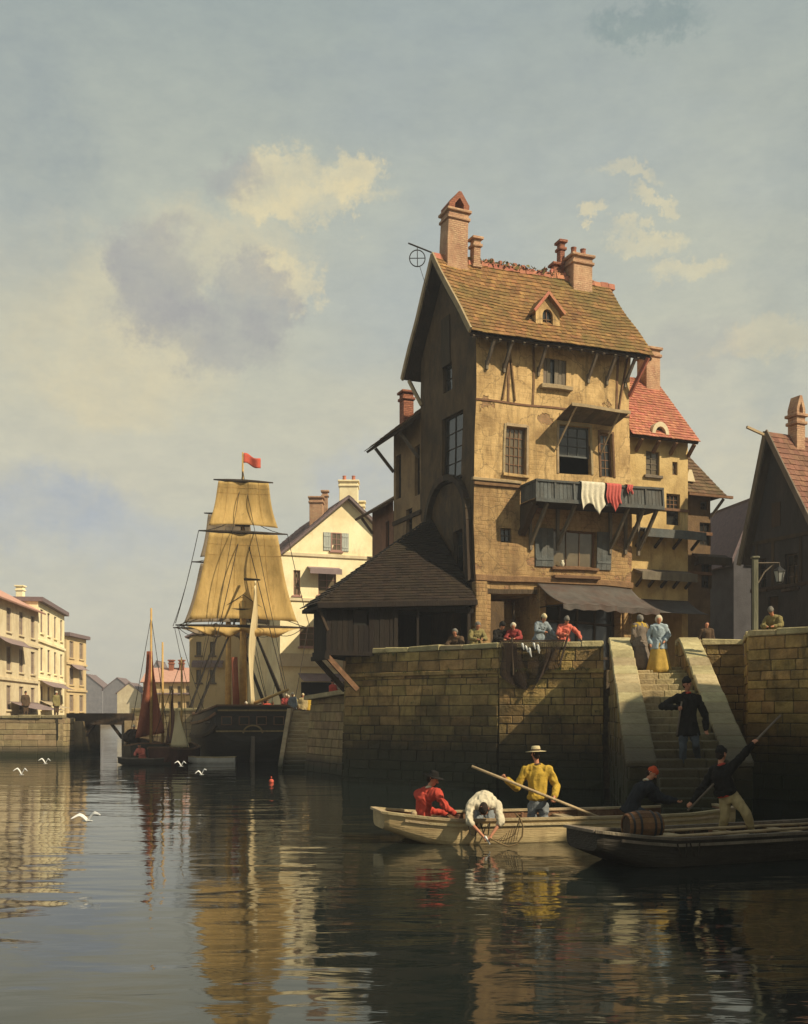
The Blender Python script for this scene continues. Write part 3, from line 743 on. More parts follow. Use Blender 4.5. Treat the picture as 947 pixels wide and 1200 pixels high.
def build_world():
    w = D.worlds.new('World'); SC.world = w; w.use_nodes = True
    nt = w.node_tree; L = nt.links; bg = nt.nodes['Background']; bg.inputs['Strength'].default_value = .1
    sky = nd(nt, 'ShaderNodeTexSky'); sky.sky_type = 'NISHITA'; sky.sun_disc = False
    sky.sun_elevation = R(40); sky.sun_rotation = math.atan2(.857, -.515); sky.air_density = 1.0; sky.dust_density = 4.0; sky.ozone_density = 1.0; sky.altitude = 0
    tc = nd(nt, 'ShaderNodeTexCoord'); sx = nd(nt, 'ShaderNodeSeparateXYZ'); L.new(tc.outputs['Generated'], sx.inputs[0])
    el = sx.outputs[2]
    # thin high veil of vapour, greyer overhead and warmer lower down
    veil = ramp(nt, el, [(0.0, (5.9, 5.55, 4.4)), (.10, (5.5, 5.4, 4.5)), (.26, (5.45, 5.35, 4.25)), (.42, (4.6, 4.85, 4.15)), (.55, (3.4, 3.9, 3.75)), (.8, (2.4, 2.9, 2.95))])
    dim = mixc(nt, 1.0, sky.outputs[0], (.30, .33, .36), 'MULTIPLY')
    col = mixc(nt, .90, dim, veil)
    # broad bluish gaps in the veil
    n0 = nd(nt, 'ShaderNodeTexNoise', Scale=2.3, Detail=5.0, Roughness=.55)
    m0 = nd(nt, 'ShaderNodeMapping'); m0.inputs['Scale'].default_value = (1, 1, 2.0); m0.inputs['Location'].default_value = (3.1, .4, 1.2)
    L.new(tc.outputs['Generated'], m0.inputs[0]); L.new(m0.outputs[0], n0.inputs['Vector'])
    gap = ramp(nt, n0.outputs['Fac'], [(.46, 0.0), (.66, .5)])
    col = mixc(nt, gap, col, (3.3, 3.8, 4.1))
    # warp the direction a little so that the cloud edges billow
    dv = nd(nt, 'ShaderNodeTexNoise', Scale=8.0, Detail=12.0, Roughness=.74); L.new(tc.outputs['Generated'], dv.inputs['Vector'])
    wv = nd(nt, 'ShaderNodeVectorMath'); wv.operation = 'MULTIPLY_ADD'
    sb = nd(nt, 'ShaderNodeVectorMath'); sb.operation = 'SUBTRACT'; L.new(dv.outputs['Color'], sb.inputs[0]); sb.inputs[1].default_value = (.5, .5, .5)
    L.new(sb.outputs[0], wv.inputs[0]); wv.inputs[1].default_value = (.17, .17, .14); L.new(tc.outputs['Generated'], wv.inputs[2])
    nf = nd(nt, 'ShaderNodeTexNoise', Scale=13.0, Detail=12.0, Roughness=.7); L.new(tc.outputs['Generated'], nf.inputs['Vector'])
    def blob(col, px, py, rx, ry, c, amt, soft=.55):
        d = Vector(((px - 473.5) / F, 1, (838 - py) / F)); k = d.length; d.normalize()
        s_ = nd(nt, 'ShaderNodeVectorMath'); s_.operation = 'SUBTRACT'; L.new(wv.outputs[0], s_.inputs[0]); s_.inputs[1].default_value = d
        v = nd(nt, 'ShaderNodeVectorMath'); v.operation = 'MULTIPLY'; L.new(s_.outputs[0], v.inputs[0])
        a = F * k / rx; b = F * k / ry
        v.inputs[1].default_value = (a, min(a, b) * .5, b)
        ln = nd(nt, 'ShaderNodeVectorMath'); ln.operation = 'LENGTH'; L.new(v.outputs[0], ln.inputs[0])
        f = ramp(nt, ln.outputs['Value'], [(1 - soft, 1.0), (1.0, 0.0)], 'EASE')
        g = ramp(nt, nf.outputs['Fac'], [(.30, .35), (.62, 1.0)])
        f = mth(nt, 'MULTIPLY', mth(nt, 'MULTIPLY', f, g), amt)
        return mixc(nt, f, col, c)
    cream, grey, pale = (7.3, 6.2, 3.7), (3.3, 3.3, 3.3), (6.2, 5.5, 3.7)
    for b in [(60, 540, 330, 110, (5.54, 5.25, 4.12), .55, .8), (620, 520, 420, 140, (5.11, 4.97, 4.12), .5, .8),
              (120, 400, 150, 110, pale, .55, .7), (165, 445, 120, 60, pale, .5, .6), (60, 330, 110, 80, pale, .3, .8),
              (270, 300, 130, 60, pale, .6, .6), (325, 222, 70, 40, cream, .62, .45), (415, 222, 45, 34, cream, .7, .45), (385, 248, 95, 22, cream, .5, .5), (350, 330, 40, 34, cream, .55, .5),
              (200, 335, 78, 72, grey, .85, .5), (250, 395, 100, 48, grey, .7, .5), (312, 350, 46, 52, grey, .8, .5), (265, 205, 55, 26, grey, .55, .6), (180, 365, 60, 60, grey, .5, .6),
              (765, 282, 55, 18, cream, .6, .55), (818, 312, 42, 20, cream, .6, .6), (745, 205, 55, 13, cream, .4, .6), (695, 268, 22, 16, cream, .7, .5),
              (900, 410, 75, 24, cream, .5, .6), (785, 230, 40, 12, cream, .5, .6), (890, 540, 110, 60, pale, .35, .8), (820, 420, 90, 40, grey, .35, .7),
              (50, 590, 150, 70, (3.4, 3.85, 4.5), .75, .7), (150, 640, 170, 60, (4.0, 4.4, 4.8), .5, .8), (420, 560, 90, 60, (3.6, 4.1, 4.9), .5, .8), (100, 740, 260, 50, (5.3, 5.1, 4.2), .5, .8), (470, 120, 300, 60, (3.1, 3.5, 3.4), .4, .8), (25, 160, 130, 220, (2.7, 3.15, 3.3), .65, .8), (930, 300, 60, 320, (3.0, 3.4, 3.3), .45, .8), (770, 18, 90, 22, (1.6, 2.3, 2.4), .5, .7)]:
        col = blob(col, *b)
    nb = nd(nt, 'ShaderNodeTexNoise', Scale=30.0, Detail=8.0, Roughness=.7)
    mb_ = nd(nt, 'ShaderNodeMapping'); mb_.inputs['Scale'].default_value = (1, 1, 2.2); L.new(tc.outputs['Generated'], mb_.inputs[0]); L.new(mb_.outputs[0], nb.inputs['Vector'])
    col = mixc(nt, 1.0, col, ramp(nt, nb.outputs['Fac'], [(.3, (.93, .935, .95)), (.7, (1.06, 1.05, 1.02))]), 'MULTIPLY')
    L.new(col, bg.inputs['Color'])
build_world()

# ------------------------------------------------------------------ water and ground
def water_mat():
    m = D.materials.new('canal_water'); m.use_nodes = True; nt = m.node_tree; L = nt.links; b = nt.nodes['Principled BSDF']
    b.inputs['Base Color'].default_value = (.011, .015, .013, 1); b.inputs['Roughness'].default_value = .045; b.inputs['IOR'].default_value = 1.5
    b.inputs['Specular IOR Level'].default_value = .5
    tc = nd(nt, 'ShaderNodeTexCoord')
    def wav(sc, st, det, rot=0):
        mp = nd(nt, 'ShaderNodeMapping'); mp.inputs['Scale'].default_value = st; mp.inputs['Rotation'].default_value = (0, 0, R(rot))
        L.new(tc.outputs['Object'], mp.inputs[0])
        n = nd(nt, 'ShaderNodeTexNoise', Scale=sc, Detail=det, Roughness=.55, Distortion=.6); L.new(mp.outputs[0], n.inputs['Vector']); return n.outputs['Fac']
    a = wav(.55, (.5, 1, 1), 2.0, 4); c = wav(2.3, (.35, 1, 1), 3.0, -6); e = wav(.12, (.7, 1, 1), 2.0, 10)
    # calm and ruffled patches
    calm = ramp(nt, e, [(.38, .35), (.62, 1.0)])
    h = mth(nt, 'ADD', mth(nt, 'MULTIPLY', a, 1.0), mth(nt, 'MULTIPLY', mth(nt, 'MULTIPLY', c, .28), calm))
    bp = nd(nt, 'ShaderNodeBump', Strength=1.0, Distance=.04); L.new(h, bp.inputs['Height']); L.new(bp.outputs[0], b.inputs['Normal'])
    return m
wm = MB(); wm.poly([(-1500, -200, 0), (1500, -200, 0), (1500, 3000, 0), (-1500, 3000, 0)])
structure(wm.build('water', water_mat()))

Q = 4.4
C0, CK, C1 = (-2.42, 44.2), (3.55, 39.9), (7.35, 39.25)
W1B0, W1B1, W3A, W3B, W3C = (9.9, 39.0), (12.25, 38.4), (11.35, 35.2), (14.6, 31.6), (16.5, 8)
W2A, W2B = (-1.6, 46.2), (-4.55, 52.5)
g = MB()
def slab(poly, z, zb=-1.5): g.prism([(x, y, zb) for x, y in poly], (0, 0, z - zb))
slab([(-1.9, 44.6), (3.6, 40.3), (7.3, 39.7), (9.9, 39.5), (12.6, 38.8), (11.8, 35.4), (14.9, 32), (16.9, 8), (16.9, -60), (300, -60), (300, 58), (-1.2, 58), (-1.2, 46.6)], Q)
structure(g.build('quay_ground', COBBLE))
g = MB(); slab([(-1.2, 46.8), (-1.21, 58.01), (300, 58.01), (300, 420), (-52, 420), (-52, 200), (-19.0, 78), (-19, 75.5), (-9.6, 71.5), (-4.1, 62), (-4.1, 53)], 3.0)
structure(g.build('far_quay_ground', COBBLE))
g = MB(); slab([(-200, 70.5), (-22.6, 70.5), (-23.2, 78), (-60, 200), (-110, 420), (-300, 420)], 2.55)
structure(g.build('left_quay_ground', COBBLE))
g = MB(); g.prism([(-400, 420, -1), (500, 420, -1), (500, 900, -1), (-400, 900, -1)], (0, 0, 4)); structure(g.build('far_ground', COBBLE))

# ------------------------------------------------------------------ near quay wall
def wall_thing(name, label, loc, group=None): return thing(name, label, 'wall', loc, group)
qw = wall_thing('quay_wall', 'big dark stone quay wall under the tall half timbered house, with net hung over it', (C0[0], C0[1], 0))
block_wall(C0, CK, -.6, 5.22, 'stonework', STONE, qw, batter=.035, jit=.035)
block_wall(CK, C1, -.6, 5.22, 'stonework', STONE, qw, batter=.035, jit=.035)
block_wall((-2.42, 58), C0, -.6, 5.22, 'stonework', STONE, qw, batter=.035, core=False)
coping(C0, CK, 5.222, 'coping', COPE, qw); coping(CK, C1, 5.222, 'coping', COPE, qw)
sb = MB()
for a, b in ((C0, CK), (CK, C1)):
    a = Vector((*a, 4.35)); b = Vector((*b, 4.35)); d = (b - a).normalized(); n = Vector((d.y, -d.x, 0))
    sb.beam(a + n * .06, b + n * .06, .16, .16)
sb.build('string_course', STONE, qw, bevel=.02)

wd = MB()
for _ in range(70):
    if random.random() < .6: a, b, = CK, C1
    else: a, b = C0, CK
    f = random.random(); z = random.choice([5.2, 4.45, 4.45, random.uniform(2.2, 4.2)]); a3 = Vector((*a, z)); b3 = Vector((*b, z)); d = (b3 - a3).normalized(); n = Vector((d.y, -d.x, 0)); c = a3.lerp(b3, f) + n * (.05 + .035 * (5.2 - z) + (.1 if z == 4.45 else .03))
    for _ in range(random.randint(8, 18)):
        t = Vector((random.gauss(0, .5), random.gauss(-.5, .3), random.uniform(-.6, .8))).normalized() * random.uniform(.06, .2); w = t.cross(Vector((0, 0, 1))).normalized() * .014; q = c + d * random.gauss(0, .08)
        wd.poly([q - w, q + w, q + t + Vector((0, 0, -.05))])
tag(wd.build('wall_weeds', mat('wall_weeds', (.10, .11, .035), (.05, .06, .02), 6, bump=0, translucent=.25), qw), kind='stuff')

# ------------------------------------------------------------------ stairs
def stair_center(y):  # plan line of the flight
    return 7.27 + (y - 27) * (8.72 - 7.27) / 9.5
stairs = thing('quay_staircase', 'worn stone stairs climbing from the boats to the quay between two sloping parapets', 'stairs', (7.9, 31, 0))
prof = [(39.8, Q), (38.6, Q), (37.6, 4.26), (36.5, 4.12)]
y, z = 36.5, 4.12
while z > 1.3: y -= .74; z -= .2095; prof.append((y, z))
while z > -.3: y -= .3; z -= .22; prof.append((y, z))
for (ya, za), (yb, zb) in zip(prof, prof[1:]):
    m = MB(); xa, xb = stair_center(ya), stair_center(yb)
    hw = .9
    cuts = [-hw, random.uniform(-.3, .1), random.uniform(.3, .5), hw]
    for c, d in zip(cuts, cuts[1:]):
        j = random.uniform(-.012, .012)
        m.hexa([(xb + c + .004, yb - .04 + j, -.8), (xb + d - .004, yb - .04 + j, -.8), (xa + d - .004, ya + .02, -.8), (xa + c + .004, ya + .02, -.8),
                (xb + c + .004, yb - .04 + j, za + j), (xb + d - .004, yb - .04 + j, za + j + .01), (xa + d - .004, ya + .02, za + j), (xa + c + .004, ya + .02, za + j)])
    m.build('step', STEP, stairs, bevel=.025)
def flank_z(y): return 5.36 - (38.2 - y) * (5.36 - 1.15) / (38.2 - 26.2) if y < 38.2 else 5.36
def flank(side, x_in, width, lab):
    n = 14; ys = [39.3 - (39.3 - 26.9) * i / n for i in range(n + 1)]
    fl = MB(); cp = MB()
    for i, (ya, yb) in enumerate(zip(ys, ys[1:])):
        xa = stair_center(ya) + side * x_in; xb = stair_center(yb) + side * x_in
        oa, ob = xa + side * width, xb + side * width
        za, zb = flank_z(ya), flank_z(yb)
        zc = -.8; k = 0
        while zc < max(za, zb) - .05:
            zt = zc + .47
            ta, tb = min(zt, za), min(zt, zb)
            if min(ta, tb) - zc > .04:
                j = random.uniform(-.03, .03); l, r = (min(xa, oa), max(xa, oa)), (min(xb, ob), max(xb, ob))
                fl.hexa([(r[0] - j, yb + .008, zc), (r[1] + j, yb + .008, zc), (l[1] + j, ya - .008, zc), (l[0] - j, ya - .008, zc),
                         (r[0] - j, yb + .008, tb - .012), (r[1] + j, yb + .008, tb - .012), (l[1] + j, ya - .008, ta - .012), (l[0] - j, ya - .008, ta - .012)])
            zc = zt
        j = [random.uniform(-.02, .02) for _ in range(4)]
        l, r = (min(xa, oa) - .06, max(xa, oa) + .06), (min(xb, ob) - .06, max(xb, ob) + .06)
        cp.hexa([(r[0], yb + .01, zb), (r[1], yb + .01, zb), (l[1], ya - .01, za), (l[0], ya - .01, za),
                 (r[0] + j[0], yb + .01, zb + .16), (r[1] + j[1], yb + .01, zb + .16), (l[1] + j[2], ya - .01, za + .16), (l[0] + j[3], ya - .01, za + .16)])
    b = fl.build('parapet', STONE, stairs, bevel=.02, label=lab)
    cp.build('coping', COPE, b, bevel=.035)
flank(-1, .93, .66, 'left parapet, its coping pale and sunlit'); flank(1, .93, .6, 'right parapet, lower end in shadow')

# ------------------------------------------------------------------ wall right of the stairs
rw = wall_thing('quay_wall', 'short pale sunlit stone wall between the stairs and the corner with the lamp', (W1B0[0], W1B0[1], 0))
block_wall(W1B0, W1B1, -.6, 5.25, 'stonework', STONE, rw, batter=.02); coping(W1B0, W1B1, 5.252, 'coping', COPE, rw)
r3 = wall_thing('quay_wall', 'tall dark stone wall at the right edge carrying the lamp post', (W3A[0], W3A[1], 0))
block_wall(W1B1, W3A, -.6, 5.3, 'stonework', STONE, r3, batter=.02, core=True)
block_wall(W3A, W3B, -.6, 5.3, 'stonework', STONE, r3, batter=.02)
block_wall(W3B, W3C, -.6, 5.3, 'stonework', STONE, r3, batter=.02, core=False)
coping(W3A, W3B, 5.302, 'coping', COPE, r3, width=.85); coping(W3B, W3C, 5.302, 'coping', COPE, r3)
coping(W1B1, (11.4, 35.3), 5.304, 'coping', COPE, r3, width=.6)

# ------------------------------------------------------------------ the tall house
H = frame(2.93, 45, R(22)); HW, HD = 7.8, 5.6
FR = Face(H); MG = H @ Matrix.Rotation(R(-90), 4, 'Z'); GB = Face(MG)
house = thing('tall_house', 'tall ochre plastered corner house with mossy tiled roof and blue grey balcony', 'house', (2.93, 45, Q))
zf1, zf2, zf3, zw = 8.55, 12.72, 16.12, 19.35
WARP.add(house)
lo = MB()
r_lowwin = FR.rect(648, 619, 697, 667); r_small = FR.rect(586, 616, 599, 634); r_shop = (.7, 3.05, Q + .02, 7.9, 2.2, 1); r_shop2 = (3.5, 7.3, Q + .02, 7.5, 2.5, 1)
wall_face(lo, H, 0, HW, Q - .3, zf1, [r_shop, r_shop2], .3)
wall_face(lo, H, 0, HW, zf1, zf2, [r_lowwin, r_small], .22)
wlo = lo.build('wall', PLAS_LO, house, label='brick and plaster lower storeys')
up_ = MB()
r_w2 = FR.rect(591, 497, 616, 555); r_mid = FR.rect(655, 497, 692, 556); r_door = FR.rect(704, 507, 718, 560); r_top = FR.rect(634, 419, 663, 454)
wall_face(up_, H, 0, HW, zf2, zf3, [r_w2, r_mid, r_door], .22)
wall_face(up_, H, 0, HW, zf3, zw, [r_top], .2)
up_.M = H @ Matrix.Translation((HW, 0, 0)) @ Matrix.Rotation(R(90), 4, 'Z'); up_.poly([(0, 0, Q - .3), (HD, 0, Q - .3), (HD, 0, zw), (HD / 2, 0, 22.7), (0, 0, zw)])
up_.M = H; up_.poly([(0, HD, Q - .3), (0, HD, zw), (HW, HD, zw), (HW, HD, Q - .3)])
up_.build('wall', PLAS, house, label='ochre plaster upper storeys')
gw = MB()
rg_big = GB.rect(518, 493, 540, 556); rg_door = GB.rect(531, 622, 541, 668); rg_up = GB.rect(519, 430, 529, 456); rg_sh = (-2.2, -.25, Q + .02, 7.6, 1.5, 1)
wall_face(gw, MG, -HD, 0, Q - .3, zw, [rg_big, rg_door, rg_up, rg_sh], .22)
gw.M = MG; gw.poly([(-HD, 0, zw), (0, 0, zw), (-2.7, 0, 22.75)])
gw.build('wall', PLAS_SHADE, house, label='weathered gable wall, its shade put into the dark colour')
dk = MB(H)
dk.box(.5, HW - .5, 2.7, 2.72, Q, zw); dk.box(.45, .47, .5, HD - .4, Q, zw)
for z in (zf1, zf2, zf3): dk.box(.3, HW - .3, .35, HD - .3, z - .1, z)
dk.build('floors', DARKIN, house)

# windows of the front
window(house, H, r_w2, 4, 5, WOOD_B, GLASS_L, y=.13, bar=.035, sillm=PLAS)
w_ = window(house, H, (r_mid[0], r_mid[1], r_mid[2] + .75, r_mid[3]), 3, 3, BLUEPAINT, GLASS, y=.12, sill=False)
window(house, H, r_door, 2, 5, WOOD_B, GLASS, y=.14, sill=False)
window(house, H, r_lowwin, 3, 1, WOOD_B, GLASS_L, y=.15)
window(house, H, r_small, 2, 2, WOOD_D, GLASS, y=.1, sill=False)
tw = MB(H); a, b, c, d = r_top
for i in range(6):
    if i in (2,): continue
    tw.box(a + (b - a) * i / 6 + .01, a + (b - a) * (i + 1) / 6 - .01, .04, .09, c, d)
tw.build('plank_shutter', WOOD_G, house)
tp = MB(H); tp.box(a, b, .12, .16, c, d); tp.build('pane', GLASS, house)
s_ = MB(H); s_.box(a - .18, b + .25, -.22, .05, c - .2, c - .01); s_.build('sill', WOOD_P, house, bevel=.02)
s_ = MB(H); s_.box(r_lowwin[0] - .1, r_lowwin[1] + .1, -.3, 0, r_lowwin[2] - .55, r_lowwin[2] - .4); s_.build('ledge', WOOD_B, house, bevel=.02)
sw = (r_lowwin[1] - r_lowwin[0]) * .42
shutter(house, H, r_lowwin[0] - sw - .02, r_lowwin[0] - .02, r_lowwin[2], r_lowwin[3]); shutter(house, H, r_lowwin[1] + .02, r_lowwin[1] + sw * .85, r_lowwin[2] - .05, r_lowwin[3])
for rr_ in (r_w2, r_mid, r_door):
    fr = MB(H); a, b, c, d = rr_[:4]
    fr.box(a - .11, a - .003, -.035, .05, c, d + .1); fr.box(b + .003, b + .11, -.035, .05, c, d + .1); fr.box(a - .002, b + .002, -.04, .05, d + .003, d + .14)
    fr.build('window_surround', WOOD_P if rr_ is not r_door else WOOD_B, house, bevel=.008)
# gable side windows
window(house, MG, rg_big, 2, 4, WOOD_D, GLASS, y=.14); window(house, MG, rg_up, 1, 2, WOOD_D, GLASS, y=.14, sill=False)
window(house, MG, rg_door, 1, 3, WOOD_D, GLASS, y=.16, sill=False)
gt = MB(MG); a, b, c, d = GB.rect(519, 374, 528, 425); gt.box(a, b, -.05, .02, c, d); gt.build('loft_hatch', WOOD_D, house)
ar = MB(MG); u0, u1, z0, z1 = GB.rect(503, 572, 551, 640); n = 14; um = (u0 + u1) / 2; ru = (u1 - u0) / 2
zc = z1 - ru
prev = None
for i in range(n + 1):
    t = math.pi * i / n; p = (um - ru * math.cos(t), zc + ru * math.sin(t))
    if prev: ar.beam((prev[0], -.12, prev[1]), (p[0], -.12, p[1]), .26, .3, up=(0, 1, 0))
    prev = p
ar.beam((u0, -.12, zc), (u0, -.12, zc - 2.2), .26, .3, up=(0, 1, 0)); ar.beam((u1, -.12, zc), (u1, -.12, zc - 2.6), .26, .3, up=(0, 1, 0))
ar.build('arch', WOOD_D, house)
# timbers
for q_ in ((-.05, HW + .05, -.14, .02, zf1 - .15, zf1 + .12), (-.04, HW + .04, -.1, .02, zf2 - .2, zf2 - .04)):
    tb = MB(H); tb.box(*q_); tb.build('beam', WOOD_B, house, bevel=.02)
st = MB(H); st.box(-.12, 2.2, -.16, .02, zf2 - .03, zf2 + .1); st.build('string_course', WOOD_P, house, bevel=.02)
pl = MB(H); pl.box(-.03, HW + .03, -.035, .01, zf3 - .05, zf3 + .03)
for px in (592, 622, 724):
    u, _ = FR.uz(px, 430); pl.box(u - .05, u + .05, -.03, .01, zf3 + .03, zw)
for px, q in ((585, .5), (600, -.4), (726, .45)):
    u, _ = FR.uz(px, 430); pl.beam((u, -.025, zf3 + .1), (u + q, -.025, zw - .2), .06, .1, up=(0, 1, 0))
pl.build('timber_framing', WOOD_B, house)
for q_ in ((-.06, .5, -.12, .3, Q, zf1 - .16), (3.1, 3.45, -.1, .2, Q, zf1 - .16), (7.4, 7.82, -.1, .2, Q, zf1 - .16)):
    cp_ = MB(H); cp_.box(*q_); cp_.build('pier', PLAS_LO, house, bevel=.03)
cx = MB(H); cx.box(.5, 3.05, -.03, .12, 7.9, 8.1); cx.build('lintel', WOOD_D, house)
# shop front in the gloom under the awning
sf = MB(H)
for u in (3.6, 4.5, 5.4, 6.3, 7.2): sf.box(u, u + .09, .5, .6, Q, 7.4)
sf.box(3.5, 7.3, .48, .62, 5.2, 5.32); sf.box(3.5, 7.3, .48, .62, 6.7, 6.8); sf.box(.9, 1.0, .6, .7, Q, 7.6); sf.box(2.2, 2.3, .6, .7, Q, 7.6)
sf.build('shopfront', WOOD_D, house)
sg = MB(H); sg.poly([(3.5, .57, Q), (7.3, .57, Q), (7.3, .57, 7.4), (3.5, .57, 7.4)]); sg.build('shop_glass', GLASS, house)
# awning cloth
aw = MB(H); ua, ub = 3.0, 7.75
def awn(u, v):
    x = ua + (ub - ua) * u
    return (x + .1 * v, -.1 - 1.9 * v, 8.35 - 1.05 * v - .14 * math.sin(math.pi * v) - .05 * v * math.sin(u * 24) ** 2)
aw.sheet(awn, 48, 8, .02); A_ = aw.build('awning', CANV, house, smooth=True)
vl = MB(H); vl.sheet(lambda u, v: (ua + (ub - ua) * u + .1, -2.0 - .03 * math.sin(u * 40) * v, 7.30 - .05 * math.sin(u * 24) ** 2 - .22 * v * (1 + .1 * math.sin(u * 31))), 60, 2, .01)
vl.build('valance', CANV, A_)
for u in (ua + .15, ub - .1): ap = MB(H); ap.tube([(u, -.05, 7.3), (u + .1, -1.95, 7.28)], .03); ap.build('awning_arm', IRON, A_)

# roof
E_F, E_B, RZ = -.8, 6.3, 23.1; EZ = 18.62; ov = .6; RS = 2.7
rf = MB(H)
def slab_roof(mb, a, b, c, d, th=.12):
    a, b, c, d = map(Vector, (a, b, c, d)); n = (b - a).cross(d - a).normalized()
    if n.z < 0: n = -n
    mb.hexa([a - n * th, b - n * th, c - n * th, d - n * th, a, b, c, d])
slab_roof(rf, (-ov, E_F, EZ - .12), (HW + ov, E_F, EZ - .12), (HW + ov, RS, RZ - .3), (-ov, RS, RZ - .3))
slab_roof(rf, (-ov, E_B, EZ), (HW + ov, E_B, EZ), (HW + ov, RS, RZ), (-ov, RS, RZ))
roof = rf.build('roof', WOOD_D, house)
tl_ = MB(H); tiles(tl_, (-ov - .03, E_F - .06, EZ - .05), (HW + ov + .03, E_F - .06, EZ - .05), (HW + ov + .03, RS, RZ), (-ov - .03, RS, RZ), .25, .27, sag=.2)
tiles(tl_, (HW + ov + .03, E_B + .06, EZ - .05), (-ov - .03, E_B + .06, EZ - .05), (-ov - .03, RS, RZ), (HW + ov + .03, RS, RZ), .4, .4)
tl_.build('tiles', TILE, roof)
rt = MB(H); u = -ov
while u < HW + ov:
    l = random.uniform(.28, .4); z = RZ + .02 + random.uniform(-.03, .05); q = random.uniform(-.03, .03)
    rt.prism([(u, RS - .2 + q, z - .2), (u, RS + .2 + q, z - .2), (u, RS + .1 + q, z + .08), (u, RS - .1 + q, z + .08)], (l - .02, 0, random.uniform(-.02, .03))); u += l
for _ in range(26):
    u = random.uniform(1.4, HW - 1.5); z = RZ + .05; rt.box(u, u + random.uniform(.06, .2), RS - .1, RS + .08, z, z + random.uniform(.06, .26))
rt.build('ridge_tiles', TILE_RED, roof, jitter=.015)
moss = MB(H)
for _ in range(260):
    u = random.gauss(3.4, 1.6); 
    if not -.3 < u < HW: continue
    c = Vector((u, RS + random.uniform(-.25, .1), RZ + random.uniform(-.02, .22))); s = random.uniform(.03, .08)
    a, b = Vector((random.uniform(-1, 1), random.uniform(-1, 1), random.uniform(-1, 1))) * s, Vector((random.uniform(-1, 1), random.uniform(-1, 1), random.uniform(-1, 1))) * s
    moss.poly([c - a - b, c + a - b, c + a + b, c - a + b])
tag(moss.build('ridge_weeds', FOLI, roof), kind='stuff')
bb = MB(H)
for (s0, z0), (s1, z1) in (((E_F - .08, EZ - .02), (RS + .02, RZ + .06)), ((E_B + .08, EZ - .02), (RS - .02, RZ + .06))):
    bb.beam((-ov - .06, s0, z0), (-ov - .06, s1, z1), .09, .26, up=(0, 0, 1))
bb.build('bargeboard', WOOD_P, roof)
# struts of the eaves, each a part
for px in (566, 586, 627, 689, 711, 733):
    u, _ = FR.uz(px, 420); m = MB(H)
    m.beam((u, -.02, 17.5), (u + .05, -.72, 18.55), .11, .13); m.beam((u, -.05, 17.35), (u, -.05, 17.75), .12, .1); m.build('eave_strut', WOOD_G, house)
m = MB(H); m.beam((HW, -.02, 17.0), (HW + .35, -.85, 18.5), .12, .16); m.build('eave_strut', REDPAINT, house, label='reddish strut at the right corner')
for s in (E_B - .15,):
    m = MB(H); m.beam((-.02, HD - .2, 17.2), (-.4, HD + .5, 18.5), .13, .15); m.build('eave_strut', WOOD_P, house)
raft = MB(H)
for i in range(16):
    u = -.45 + i * (HW + .9) / 15; raft.beam((u, 0, EZ + .72), (u, E_F + .05, EZ - .22), .1, .12)
raft.build('rafters', WOOD_G, roof)

# chimneys and dormer
chimney(house, (H @ Vector((.45, RS + .1, 0)))[:2], 1.0, .95, 22.5, 25.1, BRICK_BUFF, R(22), cap='arch', potm=BRICK_RED)
chimney(house, (H @ Vector((1.45, RS - .1, 0)))[:2], .34, .4, 22.8, 24.1, BRICK_BUFF, R(22))
chimney(house, (H @ Vector((6.75, RS - .1, 0)))[:2], 1.0, .9, 22.0, 24.0, BRICK_BUFF, R(22), pots=2, potm=BRICK_RED)
chimney(house, (H @ Vector((6.1, RS + .4, 0)))[:2], .26, .34, 22.7, 24.85, BRICK_RED, R(22))
chimney(house, (H @ Vector((5.75, RS + .3, 0)))[:2], .3, .34, 22.7, 23.7, BRICK_RED, R(22))
du, dz = FR.off(.1).uz(640, 388); du += .1
DY = .05      # plane of the dormer face
dzb = EZ + (DY - E_F) * (RZ - EZ) / (RS - E_F) - .12
dm = MB(H); hw = .62; zt = dzb + .72; za = dzb + 1.38
# face with a round-headed opening
n = 12; ro = .27; oc = (du, dzb + .45)
outer = [(du - hw, dzb), (du - hw, zt), (du, za), (du + hw, zt), (du + hw, dzb)]
arc = [(oc[0] + ro * math.cos(math.pi * (1 - i / n)), oc[1] + ro * 1.1 * math.sin(math.pi * (1 - i / n))) for i in range(n + 1)]
half = n // 2
L_ = [(du - hw, dzb), (du - ro, dzb), *arc[:half + 1], (du, za), (du - hw, zt)]
R_ = [(du + ro, dzb), (du + hw, dzb), (du + hw, zt), (du, za), *arc[half:]]
for pl_ in (L_, R_): dm.prism([(a, DY, b) for a, b in pl_], (0, .14, 0))
for sd in (-1, 1): dm.poly([(du + sd * hw, DY + .1, dzb), (du + sd * hw, DY + .1, zt), (du + sd * hw, DY + .75, zt)])
dorm = dm.build('dormer', PLAS, house)
dr = MB(H)
for sd in (-1, 1):
    slab_roof(dr, (du + sd * (hw + .16), DY - .16, zt - .17), (du + sd * (hw + .16), DY + 1.0, zt - .17), (du, DY + 1.45, za + .03), (du, DY - .16, za + .03), .07)
dr.build('dormer_roof', TILE, dorm)
dc = MB(H)
for sd in (-1, 1): dc.beam((du + sd * (hw + .17), DY - .18, zt - .15), (du, DY - .18, za + .06), .06, .12)
dc.build('dormer_verge', TILE_RED, dorm)
dp_ = MB(H); dp_.box(du - ro - .05, du + ro + .05, DY + .15, DY + .17, dzb, dzb + .85); dp_.build('pane', GLASS, dorm)
db = MB(H)
db.box(du - .02, du + .02, DY + .1, DY + .13, dzb, dzb + .72); db.box(du - ro, du + ro, DY + .1, DY + .13, dzb + .3, dzb + .335); db.build('glazing_bar', WOOD_B, dorm)

